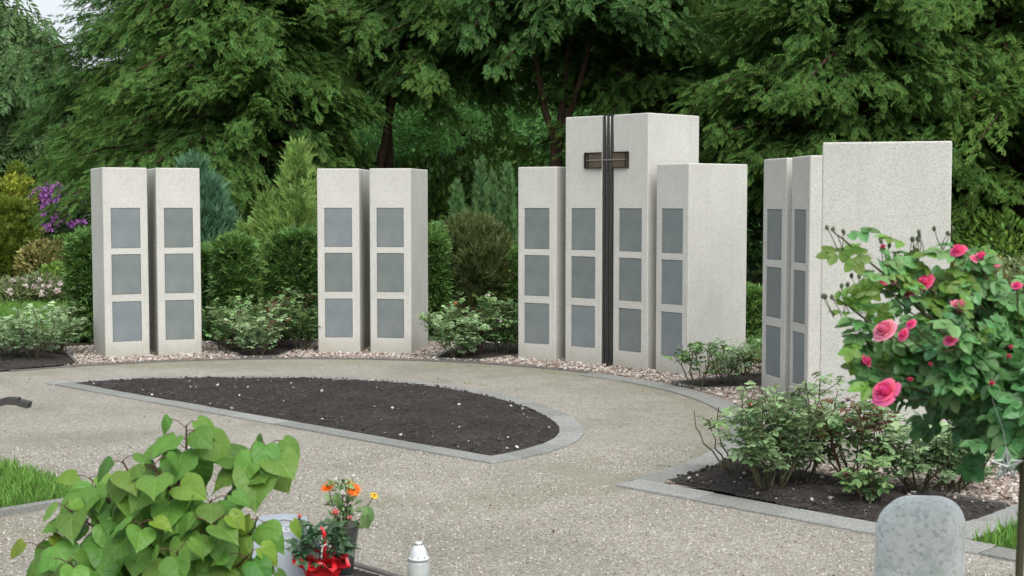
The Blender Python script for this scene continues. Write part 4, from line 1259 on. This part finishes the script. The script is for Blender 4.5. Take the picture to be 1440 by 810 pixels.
# ------------------------------------------------------------------ standard rose, foreground right
def standard_rose():
    r = np.random.default_rng(77)
    Y0 = 3.45
    base = at(1441, 560, Y0)
    root = empty('standard_rose', (base[0], Y0, .02), 'standard rose with a round leafy crown full of pink blooms at the right edge', 'rose tree')
    o = np.array([base[0], Y0, .02])
    cz = float(at(1432, 515, Y0)[2])
    gs, gl, gy = Geo(), Geo(), Geo()
    trunk = np.array([(0, 0, 0), (.006, .01, .3), (-.004, 0, .6), (.004, .005, .86), (0, 0, cz - .12)])
    tube(gs, trunk, [.011, .010, .0095, .010, .012], 10)
    cen = np.array([.075, 0, cz - .02])
    P, D, S, T, Ynew = [], [], [], [], []
    rx, rz = .52, .25
    for c in range(74):
        d = rdir(1, r)[0]; d[2] = d[2] * .9 + .18
        d = nrm(d)
        tip = cen + d * np.array([rx, rx * .95, rz]) * r.uniform(.7, 1.05)
        st = trunk[-1] + r.normal(size=3) * .015
        path = np.array([st + (tip - st) * s + np.array([0, 0, .05 * math.sin(math.pi * s)]) + r.normal(size=3) * .006 for s in np.linspace(0, 1, 6)])
        tube(gs, path, np.linspace(.0055, .002, 6), 5, r.random(), cap=False)
        for i in range(17):
            s = r.uniform(.35, 1.) * 5; k = min(int(s), 4)
            P.append(path[k] + (path[k + 1] - path[k]) * (s - k) + r.normal(size=3) * .012)
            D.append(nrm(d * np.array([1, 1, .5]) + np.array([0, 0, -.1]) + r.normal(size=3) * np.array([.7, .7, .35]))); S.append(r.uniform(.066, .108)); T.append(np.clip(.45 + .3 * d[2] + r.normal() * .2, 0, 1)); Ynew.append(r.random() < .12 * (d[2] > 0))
    # reaching canes at the left of the crown: (points in photo pixels, depth offset)
    canes = [([(1300, 440), (1255, 395), (1215, 362), (1188, 338), (1172, 326)], -.05),
             ([(1300, 500), (1245, 468), (1212, 445), (1190, 428), (1170, 420)], -.10),
             ([(1330, 430), (1300, 400), (1288, 370), (1284, 345)], .02),
             ([(1310, 440), (1262, 400), (1248, 375), (1244, 352)], .0),
             ([(1300, 520), (1262, 500), (1235, 490), (1200, 470)], -.12),
             ([(1320, 560), (1280, 545), (1250, 545)], -.16),
             ([(1390, 420), (1375, 390), (1352, 362)], -.03), ([(1400, 420), (1390, 395), (1380, 372)], -.05),
             ([(1300, 520), (1250, 520), (1216, 510)], -.05)]
    tips = []
    for pts, dy in canes:
        path = np.array([at(a, b, Y0 + dy) - o for a, b in pts])
        path = np.vstack([trunk[-1] * .3 + path[0] * .7, path])
        tube(gs, path, np.linspace(.0045, .0016, len(path)), 5, .4, cap=False)
        tips.append(path[-1])
        for i in range(len(path) * 2 + 1):
            s = r.uniform(1.0, len(path) - 1.02); k = int(s)
            P.append(path[k] + (path[k + 1] - path[k]) * (s - k)); D.append(nrm(np.array([r.normal(), r.normal() * .6, r.uniform(-.3, .6)])))
            S.append(r.uniform(.07, .105)); T.append(r.uniform(.4, 1)); Ynew.append(r.random() < .5)
    # clusters of thin bud stalks
    bud_at = []
    for (bx, by), dy in (((1176, 326), -.05), ((1170, 420), -.10), ((1184, 412), -.10), ((1284, 343), .02), ((1292, 335), .02), ((1200, 400), -.08), ((1242, 350), 0), ((1320, 330), .0)):
        p = at(bx, by, Y0 + dy) - o
        for i in range(3):
            q = p + np.array([r.normal() * .014, r.normal() * .012, r.uniform(-.004, .022)])
            b0 = p + np.array([.008 * r.normal() + .012, 0, -.045])
            tube(gs, [b0, (b0 + q) / 2 + r.normal(size=3) * .003, q], [.0013, .0011, .001], 4, .4, cap=False)
            bud_at.append(q)
    P, D, S, T, Ynew = np.array(P), np.array(D), np.array(S), np.array(T), np.array(Ynew)
    U = np.array([0, -.55, 1]) + r.normal(size=(len(P), 3)) * .4
    Mx = frames(D, U, S)
    multi(gl, ROSEH, Mx[~Ynew], P[~Ynew], T[~Ynew]); multi(gy, ROSEH, Mx[Ynew], P[Ynew], T[Ynew])
    gs.build('stem', M['cane'], root, True)
    gl.build('foliage', M['std_leaf'], root); gy.build('young_foliage', M['std_leaf_new'], root)
    def crown_depth(px, py):
        q = at(px, py, Y0) - o - cen
        k = (q[0] / rx) ** 2 + (q[2] / rz) ** 2
        return Y0 - .04 - (.36 * math.sqrt(max(0, 1 - k)))
    FL = [(1239, 398, 12, 'pink', .5), (1306, 399, 14, 'pink', .5), (1248, 467, 17, 'pink_pale', .4), (1249, 553, 19, 'pink', .3), (1214, 508, 10, 'pink', .3),
          (1350, 356, 13, 'pink', .9), (1378, 368, 13.5, 'pink', .8), (1398, 371, 8.5, 'pink', .7), (1345, 434, 14, 'pink_pale', .5), (1275, 415, 9, 'pink', .6),
          (1283, 456, 8, 'pink', .5), (1337, 479, 9, 'pink', .5), (1430, 403, 8.5, 'pink', .5), (1256, 395, 7, 'pink_pale', .4), (1273, 470, 9, 'pink', .2), (1374, 663, 7, 'pink', .1)]
    for i, (px, py, rp, fm, upz) in enumerate(FL):
        yy = crown_depth(px, py); p = at(px, py, yy) - o
        add_flower(root, p - np.array([0, 0, .004]), (r.normal() * .5, -.45, upz + .25), rp * yy / F * 1.5, M[fm], 500 + i)
        c0 = p + (trunk[-1] - p) * .35
        gq = Geo(); tube(gq, [p, (p + c0) / 2 + (0, 0, -.012), c0], .002, 5, .5, cap=False); gq.build('flower_stalk', M['cane'], root)
    for i, (px, py, rp) in enumerate(((1243, 349, 6), (1417, 503, 6), (1395, 541, 6), (1307, 514, 5), (1280, 536, 6), (1247, 374, 4.5), (1421, 490, 5))):
        yy = crown_depth(px, py); p = at(px, py, yy) - o
        add_flower(root, p, (r.normal() * .3, -.4, .8), rp * yy / F * 1.4, M['pink_bud'], 600 + i, 'bud', True)
    for q in bud_at:
        gb = Geo(); gb.add(*xf((ICO1[0] * np.array([.75, 1.15, .75]), ICO1[1]), (r.normal() * .3, r.normal() * .3, 1), (1, 0, 0), .0072, q)); gb.build('closed_bud', M['sepal'], root)
    return root, o
std_root, std_o = standard_rose()
gk = Geo(); sp = at(1456, 700, 3.50); tube(gk, [(0, 0, -.02), (0, 0, 1.02)], .011, 10)
ob = gk.build('plant_stake', M['stake'], smooth=True); ob.location = (sp[0] - .004, 3.50, 0)
tag(ob, 'greenish wooden stake beside the standard rose stem', 'stake')

# wire star hung in the rose crown
sc_ = at(1415, 655, 2.98)
star = empty('star_ornament', sc_, 'silvery see-through star ornament hanging under the rose crown', 'ornament')
g = Geo()
pts = [np.array([math.sin(k * math.pi / 5) * (.036 if k % 2 == 0 else .015), 0, math.cos(k * math.pi / 5) * (.036 if k % 2 == 0 else .015)]) for k in range(11)]
tube(g, pts, .0024, 6)
for k in range(10):
    tube(g, [pts[k], np.array([0, -.012, 0])], .0011 if k % 2 else .0016, 5)
    tube(g, [pts[k], np.array([0, .012, 0])], .0011, 5)
g.build('star_frame', M['star'], star)
g = Geo(); tube(g, [(0, 0, .036), (.003, .03, .07), (.008, .12, .13)], .0005, 5); g.build('hanging_thread', M['star'], star)

# ------------------------------------------------------------------ heart-leaved shrub, foreground left
def heart_shrub():
    r = np.random.default_rng(5)
    Y0 = 3.75
    b = at(228, 800, Y0)
    root = empty('heart_leaved_shrub', (b[0], Y0, .02), 'bright green shrub with big heart shaped leaves in the lower left corner', 'shrub')
    o = np.array([b[0], Y0, .02])
    gs, gl, gy = Geo(), Geo(), Geo()
    ends = []
    P, D, U, S, T, N = [], [], [], [], [], []
    # shoots: pixel polyline, depth offset of the tip, leaf count
    shoots = [([(235, 760), (248, 690), (262, 640), (262, 598)], -.02, 9, 1.3), ([(300, 770), (335, 720), (360, 665), (378, 625)], .0, 13, 1.5),
              ([(225, 770), (205, 720), (190, 680), (172, 648)], -.10, 13), ([(225, 770), (200, 740), (160, 700), (125, 672)], .05, 12),
              ([(240, 770), (245, 730), (240, 690), (215, 655)], -.15, 12), ([(250, 770), (275, 730), (290, 715), (298, 703)], -.16, 9),
              ([(225, 790), (170, 770), (130, 740), (90, 712)], -.05, 11), ([(225, 800), (150, 795), (100, 780), (52, 768)], -.1, 11),
              ([(250, 790), (310, 770), (345, 755), (385, 735)], -.1, 10), ([(240, 800), (260, 780), (290, 760), (300, 735)], -.22, 12),
              ([(230, 800), (215, 780), (205, 760), (200, 735)], -.24, 12), ([(230, 820), (160, 820), (120, 810), (95, 790)], -.2, 11),
              ([(250, 820), (300, 815), (330, 800), (350, 780)], -.2, 11), ([(240, 830), (240, 815), (245, 800), (250, 775)], -.3, 11),
              ([(230, 850), (170, 850), (120, 840), (70, 825)], -.12, 10), ([(250, 850), (320, 850), (350, 840), (370, 820)], -.12, 10),
              ([(240, 860), (225, 850), (200, 840), (190, 820)], -.3, 10), ([(240, 900), (230, 880), (280, 860), (290, 835)], -.28, 10),
              ([(240, 780), (225, 700), (240, 665), (262, 690)], .12, 10), ([(225, 780), (170, 720), (150, 700), (140, 700)], .18, 10)]
    for pts, dy, nl, *sp in shoots:
        q = [at(px, py, Y0 + dy * (i / (len(pts) - 1))) - o for i, (px, py) in enumerate(pts)]
        q = np.array([np.array([r.normal() * .02, r.normal() * .02, max(.0, q[0][2] * .45)])] + q)
        q = np.vstack([np.array([[0, 0, 0]]), q])
        tube(gs, q, np.linspace(.009, .0022, len(q)), 6, .4, cap=False)
        for i in range(nl):
            s = len(q) - 1 - ((sp[0] if sp else 2.6) * (i / nl) ** 1.2); s = min(max(s, .2), len(q) - 1.001); k = int(s)
            p = q[k] + (q[k + 1] - q[k]) * (s - k)
            a = i * 2.4 + r.random()
            out = np.array([math.cos(a), math.sin(a) - .35, .25 + r.normal() * .2])
            pet = p + nrm(out) * r.uniform(.03, .055)
            tube(gs, [p, (p + pet) / 2 + np.array([0, 0, .006]), pet], .0013, 4, .9, cap=False)
            # blade hangs from the petiole, tip down and outward, face up and to the light
            dn = nrm(np.array([out[0] * .8, out[1] * .6 - .15, -.55 + r.normal() * .3]))
            P.append(pet); D.append(dn); U.append(np.array([out[0] * .4, out[1] * .4 - .55, 1.]) + r.normal(size=3) * .25)
            young = i < 2
            S.append(r.uniform(.078, .116) * (.62 if young else 1) * (.86 if i < 4 else 1)); T.append(np.clip(.45 + .25 * (p[2] - .6) + r.normal() * .22, 0, 1)); N.append(young and r.random() < .22)
    P, D, U, S, T, N = map(np.array, (P, D, U, S, T, N))
    SS = np.stack([S * r.uniform(.95, 1.1, len(S)), S * r.uniform(.9, 1.1, len(S)), S], -1)
    Mx = frames(D, U, SS)
    multi(gl, HEART, Mx[~N], P[~N], T[~N]); multi(gy, HEART, Mx[N], P[N], T[N])
    gs.build('stem', M['cane_red'], root, True)
    gl.build('foliage', M['heart'], root, True); gy.build('young_foliage', M['heart_new'], root, True)
heart_shrub()

# ------------------------------------------------------------------ grave with stone, vase, pot, lantern
def lettered_stone():
    yb = 5.35
    p = at(402, 790, yb)
    root = empty('gravestone', (p[0], yb, .03), 'leaning blue-grey gravestone with pale script behind the heart leaved shrub', 'gravestone', rz=R(-8))
    # outline of the standing slab in its own plane (x, z), leaning back
    top = zat(722, yb) - .085
    out = [(-.19, 0), (-.20, .16), (-.15, .27), (-.06, top + .02), (.03, top + .02), (.075, top - .03), (.12, top - .12), (.16, .10), (.18, 0)]
    def slab(pts, y0, y1, off=(0, 0, 0), lean=.3):
        bm = bmesh.new()
        vs = [bm.verts.new((x + off[0], y0 + off[1] + z * lean, z + off[2])) for x, z in pts]
        f = bm.faces.new(vs)
        r_ = bmesh.ops.extrude_face_region(bm, geom=[f])
        bmesh.ops.translate(bm, verts=[v for v in r_['geom'] if isinstance(v, bmesh.types.BMVert)], vec=(0, y1 - y0, 0))
        bmesh.ops.recalc_face_normals(bm, faces=bm.faces[:])
        bmesh.ops.bevel(bm, geom=[e for e in bm.edges if e.is_manifold and e.calc_face_angle() > .6], offset=.008, segments=2, affect='EDGES')
        return bm
    from_bm('slab', slab(out, 0, .07), M['greystone'], root)
    wing = [(-.30, 0), (-.29, .13), (-.22, .215), (-.16, .235), (-.11, .20), (-.05, .10), (.02, 0)]
    from_bm('front_slab', slab(wing, -.075, -.01), M['greystone'], root)
    for i, (txt, x, z, sz) in enumerate((('Geay', -.040, .226, .048), ('Pau', -.026, .176, .048))):
        cu = bpy.data.curves.new('lettering', 'FONT'); cu.body = txt; cu.size = sz; cu.extrude = .0012; cu.shear = .25; cu.align_x = 'LEFT'; cu.offset = -.0006
        tf = bpy.data.objects.new('lettering_font', cu); me = bpy.data.meshes.new_from_object(tf); bpy.data.objects.remove(tf)
        t = bpy.data.objects.new('lettering', me); COL.objects.link(t); t.parent = root
        t.rotation_euler = (math.pi / 2 - math.atan(.3), R(2), 0)
        t.location = (x, z * .3 - .0016, z); me.materials.clear(); me.materials.append(M['letter'])
lettered_stone()

# vase with bouquet
vy = 5.55
vp = at(484, 800, vy)
vx = vp[0]; vz0 = .035
vrim = zat(737, vy)
vase = empty('grave_vase', (vx, vy, vz0), 'smoky tapering grave vase holding the orange gerberas', 'vase')
vh = vrim - vz0
g = Geo(); lathe(g, [(.010, -.03), (.034, 0), (.046, vh * .5), (.062, vh * .96), (.066, vh), (.060, vh), (.056, vh * .93), (.040, vh * .5), (.028, .02)], 28); g.build('vase_body', M['vase'], vase, True)
bq = empty('flower_bouquet', (vx, vy, vz0 + vh * .3), 'bouquet with two orange gerberas and yellow blooms in the smoky vase', 'bouquet')
bo = np.array([vx, vy, vz0 + vh * .3])
def gerbera(p, d, rad, mat, seed):
    r = np.random.default_rng(seed)
    d = nrm(np.array(d, float)); X = nrm(np.cross(d, [.1, .3, 1.])); Yv = np.cross(d, X)
    g = Geo()
    for lay, (n, f, lift) in enumerate(((26, 1., .05), (22, .75, .16), (16, .45, .3))):
        a = np.arange(n) * 6.283 / n + lay * .1 + r.normal(size=n) * .04
        D = np.cos(a)[:, None] * X + np.sin(a)[:, None] * Yv + d * (lift + r.normal(size=(n, 1)) * .06)
        g.inst(t_leaf(.24, .04, .06), frames(D, np.repeat(d[None], n, 0), np.full(n, rad * f)), np.repeat((p + d * .002 * lay)[None], n, 0))
    o = g.build('gerbera_head', mat, bq)
    ge = Geo(); ge.add(*xf((ICO2[0] * np.array([1, 1, .4]), ICO2[1]), X, d, rad * .22, p + d * .006)); ge.build('flower_eye', M['flower_eye'], o, True)
gst = Geo(); r_ = np.random.default_rng(3)
heads = [((461, 685), .0, (-.2, -.45, .9), .034, 'orange'), ((498, 689), -.03, (.05, -.75, .65), .033, 'orange'), ((526, 697), .02, (.3, -.5, .7), .020, 'yellow'), ((491, 680), .02, (0, -.4, .9), .021, 'yellow')]
for i, ((px, py), dy, d, rad, mt) in enumerate(heads):
    p = at(px, py, vy + dy) - bo
    gerbera(p, d, rad, M[mt], i)
    tube(gst, [(r_.normal() * .01, r_.normal() * .01, 0), (p[0] * .45, p[1] * .45, p[2] * .6), p - np.array(nrm(np.array(d))) * .004], .0022, 6, .6, cap=False)
LP, LD, LS = [], [], []
for i in range(110):
    a = r_.random() * 6.283; e = r_.uniform(.0, .06)
    p = np.array([math.cos(a) * e, math.sin(a) * e, r_.uniform(vh * .6, vh * .7 + .17)])
    LP.append(p); LD.append((math.cos(a), math.sin(a), r_.uniform(-.2, 1.6))); LS.append(r_.uniform(.03, .055))
LP, LD, LS = np.array(LP), np.array(LD), np.array(LS)
g = Geo(); multi(g, [LEAF, LEAFN], frames(LD, np.array([0, -.6, 1]) + r_.normal(size=(110, 3)) * .3, LS), LP)
for (px, py), s_ in (((516, 722), .07), ((512, 732), .065), ((472, 705), .05)):
    p = at(px, py, vy - .05) - bo
    g.inst(OVAL[1], frames(np.array([(.2, -.1, -.9)]), np.array([(0, -1., .3)]), np.array([s_])), (p + (0, 0, .03))[None], np.array([.5]))
g.build('greenery', M['rose_leaf'], bq)
g = Geo(); k = 60
for i in range(30):
    a = r_.random() * 6.283
    top = np.array([math.cos(a) * r_.uniform(.01, .07), math.sin(a) * .05, vh * .7 + r_.uniform(.06, .20)])
    tube(gst, [(0, 0, 0.02), (top[0] * .4, top[1] * .4, vh * .7), top], .0009, 4, .5, cap=False)
    nb_ = 4
    g = Geo(); cl_ = rdir(nb_, r_) * .0045
    g.inst(ICO1, frames(rdir(nb_, r_), rdir(nb_, r_), r_.uniform(.003, .0048, nb_)), top + cl_); g.build('filler_flower', M['white_petal'], bq)
gst.build('flower_stems', M['cane'], bq)

# potted plant in red wrap
py_ = 5.3
pp = at(453, 806, py_)
pot = empty('potted_plant', (pp[0], py_, .03), 'dark leaved pot plant in red foil wrap with pink buds', 'potted plant')
po = np.array([pp[0], py_, .03])
prim = zat(792, py_) - .045
g = Geo()
k = 40; rows = []
for i, (rr, zz, am) in enumerate(((.038, 0, 0), (.056, prim * .5, .05), (.072, prim, .12), (.102, prim + .022, .26), (.094, prim + .040, .34))):
    a = np.arange(k) * 6.283 / k
    f = rr * (1 + am * np.sin(a * 7 + i) * .6 + am * np.sin(a * 11 + 2 * i) * .5)
    rows.append(np.column_stack([f * np.cos(a), f * np.sin(a), zz + am * .06 * np.sin(a * 9 + i * .7)]))
V = np.concatenate(rows); q = [(i * k + j, i * k + (j + 1) % k, (i + 1) * k + (j + 1) % k, (i + 1) * k + j) for i in range(4) for j in range(k)]
g.add(V, np.array(q)); g.build('foil_wrap', M['foil'], pot)
gbow = Geo()
for i in range(7):
    a = R(200 + i * 24); d = np.array([math.cos(a), math.sin(a), .35])
    gbow.inst(t_oval(6, .7, .25, -.3, .6, .05, i), frames(d[None], np.array([[0, 0, 1.]]), np.array([.055])), (d * .045 + np.array([.02, -.02, prim + .01]))[None])
gbow.build('red_bow', M['foil'], pot, True)
n = 95; a = r_.random(n) * 6.283; zz = r_.random(n)
P = np.column_stack([np.cos(a) * .055 * r_.random(n), np.sin(a) * .055 * r_.random(n), prim + .03 + zz * .11])
D = np.column_stack([np.cos(a), np.sin(a), r_.uniform(-.1, 1.1, n)])
g = Geo(); multi(g, [t_compound(t_leaf(.5, .06, .25), 1, .55, s) for s in range(3)], frames(D, np.array([0, -.4, 1]) + r_.normal(size=(n, 3)) * .4, r_.uniform(.05, .095, n)), P, np.clip(zz * .8 + r_.normal(size=n) * .15, 0, 1))
g.build('foliage', M['darkgreen'], pot)
for i, (bx, by, rp, mt) in enumerate(((421, 729, 5, 'salmon'), (472, 725, 7.5, 'salmon'), (493, 731, 5, 'salmon'))):
    p = at(bx, by, py_ + .01) - po
    add_flower(pot, p, (r_.normal() * .2, -.1, 1), rp * py_ / F * 1.7, M[mt], 700 + i, 'bud', True)
    gq = Geo(); tube(gq, [p, (p[0] * .6, p[1] * .6, p[2] - .06), (p[0] * .2, 0, prim)], .002, 5, .5, cap=False); gq.build('bud_stalk', M['cane'], pot)
g = Geo()
rp_ = [at(456, 785, py_ - .07) - po, at(457, 765, py_ - .07) - po, at(456, 750, py_ - .07) - po, at(451, 741, py_ - .07) - po]
tube(g, rp_, [.007, .007, .0085, .004], 8); g.build('red_stick', M['foil'], pot, True)
g = Geo(); rp2 = [at(453, 795, py_ - .08) - po, at(452, 780, py_ - .08) - po, at(454, 768, py_ - .08) - po, at(459, 765, py_ - .08) - po]
tube(g, rp2, .003, 6); g.build('white_string', M['ribbon_w'], pot, True)

# grave lantern
ly = 5.42
lp = at(589, 800, ly)
lan = empty('grave_lantern', (lp[0], ly, .03), 'glass grave lantern with white plastic lid on the grave edge', 'lantern')
lt = zat(762, ly) - .03; ls_ = zat(787, ly) - .03
g = Geo(); lathe(g, [(.030, 0), (.040, .004), (.045, .03), (.047, ls_ * .6), (.046, ls_ * .86), (.040, ls_ * .97), (.036, ls_), (.033, ls_), (.036, ls_ * .96), (.0425, ls_ * .85), (.0435, ls_ * .6), (.0415, .03), (.036, .008)], 32); g.build('glass_body', M['glass'], lan, True)
g = Geo(); lathe(g, [(.030, .009), (.034, .012), (.034, ls_ * .72), (.028, ls_ * .74)], 24); g.build('candle', M['candle'], lan, True)
g = Geo(); hl = lt - ls_
lathe(g, [(.030, ls_ + .001), (.043, ls_ + .0015), (.043, ls_ + .010), (.037, ls_ + .012), (.035, ls_ + hl * .28), (.030, ls_ + hl * .52), (.020, ls_ + hl * .78), (.014, ls_ + hl * .83), (.0145, ls_ + hl * .97), (.013, lt), (.004, lt)], 28)
lid = g.build('lid', M['white_plastic'], lan, True)
for a in (-110, -70, -30, 30, -150):
    g = Geo(); box(g, (.0142 * math.cos(R(a)), .0142 * math.sin(R(a)), ls_ + hl * .88), (.003, .0045, .006), R(a)); g.build('vent_hole', M['dark_hole'], lid)
for a in range(-170, 10, 40):
    g = Geo(); box(g, (.0362 * math.cos(R(a)), .0362 * math.sin(R(a)), ls_ + hl * .2), (.003, .004, .005), R(a)); g.build('vent_hole', M['dark_hole'], lid)

# rounded granite stone
by = 3.95
bp = at(1303, 760, by)
def stone_bm(w, d, h):
    bm = bmesh.new(); bmesh.ops.create_cube(bm, size=1)
    for v in bm.verts: v.co.x *= w; v.co.y *= d; v.co.z = (v.co.z + .5) * h
    bmesh.ops.bevel(bm, geom=[e for e in bm.edges if max(v.co.z for v in e.verts) > .1], offset=.086, segments=10, profile=.55, affect='EDGES', clamp_overlap=True)
    bmesh.ops.subdivide_edges(bm, edges=[e for e in bm.edges if e.calc_length() > .12], cuts=6, use_grid_fill=True)
    for v in bm.verts:
        t = v.co.z / h
        f = 1 + .03 * (1 - t) + .012 * math.sin(v.co.z * 9 + v.co.x * 7) + .008 * math.sin(v.co.y * 23 + v.co.z * 17)
        v.co.x *= f; v.co.y *= f; v.co.z += .010 * math.sin(v.co.x * 14 + 1) * t
    return bm
bh = zat(693, by - .05) - .045
sroot = from_bm('rounded_stone', stone_bm(.242, .22, bh), M['granite'], None, True)
sroot.location = (bp[0], by + .06, .0); sroot.rotation_euler = (0, 0, R(-28))
tag(sroot, 'rounded pale granite stone post in front of the rose bed', 'stone')

# bench whose arm reaches in at the left edge
ay = 6.6
bn = empty('park_bench', (X_at(36, ay), ay, 0), 'weathered dark bench, only its armrest end showing over the gravel at left', 'bench')
az = zat(566, ay)
def bar(name, pts, w, h):
    g = Geo()
    for a, b in zip(pts[:-1], pts[1:]):
        a, b = np.array(a), np.array(b); d = b - a; L = np.linalg.norm(d); Xd = d / L; Yd = nrm(np.cross([0, 0, 1], Xd)) if abs(Xd[2]) < .9 else np.array([0, 1, 0]); Zd = np.cross(Xd, Yd)
        V = np.array([(sx, sy, sz) for sx in (0, L) for sy in (-w / 2, w / 2) for sz in (-h / 2, h / 2)])
        V = V[:, :1] * Xd + V[:, 1:2] * Yd + V[:, 2:] * Zd + a
        g.add(V, np.array([(0, 1, 3, 2), (4, 6, 7, 5), (0, 4, 5, 1), (2, 3, 7, 6), (0, 2, 6, 4), (1, 5, 7, 3)]))
    g.build(name, M['bench'], bn)
for dy in (0, -1.3):
    bar('armrest', [(-.75, dy, az - .03), (-.24, dy, az - .022), (-.15, dy, az - .004), (-.10, dy, az + .009), (-.045, dy, az + .006)], .05, .033)
    bar('armrest_end', [(-.043, dy, az + .000), (.004, dy, az - .012)], .056, .028)
    bar('leg', [(-.32, dy, 0), (-.32, dy, az - .03)], .055, .055)
    bar('leg', [(-.78, dy, 0), (-.82, dy, .92)], .055, .055)
for i in range(4): bar('seat_slat', [(-.36 - i * .1, .06, .43), (-.36 - i * .1, -1.36, .43)], .085, .03)
for i in range(3): bar('back_slat', [(-.785 - i * .012, .06, .56 + i * .14), (-.785 - i * .012, -1.36, .56 + i * .14)], .03, .10)

# ------------------------------------------------------------------ light
SUN_EL, SUN_AZ = R(55), R(160)     # azimuth clockwise from +Y: behind the camera, a little to the right
w = bpy.data.worlds.new('World'); scene.world = w; w.use_nodes = True
nt = w.node_tree; nt.nodes.clear()
sky = nt.nodes.new('ShaderNodeTexSky'); sky.sky_type = 'NISHITA'; sky.sun_disc = False
sky.sun_elevation = SUN_EL; sky.sun_rotation = SUN_AZ; sky.air_density = 1.; sky.dust_density = 4.; sky.ozone_density = 1.
hs = nt.nodes.new('ShaderNodeHueSaturation'); hs.inputs['Saturation'].default_value = .34
bg = nt.nodes.new('ShaderNodeBackground'); bg.inputs[1].default_value = .15
ow = nt.nodes.new('ShaderNodeOutputWorld')
nt.links.new(sky.outputs[0], hs.inputs['Color']); nt.links.new(hs.outputs[0], bg.inputs[0]); nt.links.new(bg.outputs[0], ow.inputs[0])
sun = bpy.data.lights.new('sun', 'SUN'); sun.energy = .5; sun.angle = R(55); sun.color = (1, .96, .90)
so = bpy.data.objects.new('sun', sun); COL.objects.link(so)
dv = Vector((math.sin(SUN_AZ) * math.cos(SUN_EL), math.cos(SUN_AZ) * math.cos(SUN_EL), math.sin(SUN_EL)))
so.rotation_euler = dv.to_track_quat('Z', 'Y').to_euler(); so.location = (0, -5, 20)

scene.render.engine = 'CYCLES'
cy = scene.cycles
cy.use_denoising = True
try: cy.denoiser = 'OPENIMAGEDENOISE'
except Exception: pass
cy.max_bounces = 8; cy.diffuse_bounces = 5; cy.glossy_bounces = 2; cy.transmission_bounces = 6; cy.transparent_max_bounces = 8
cy.caustics_reflective = False; cy.caustics_refractive = False
scene.view_settings.view_transform = 'Standard'
scene.view_settings.look = 'None'
scene.view_settings.exposure = .74
scene.view_settings.gamma = 1
scene.view_settings.use_curve_mapping = False
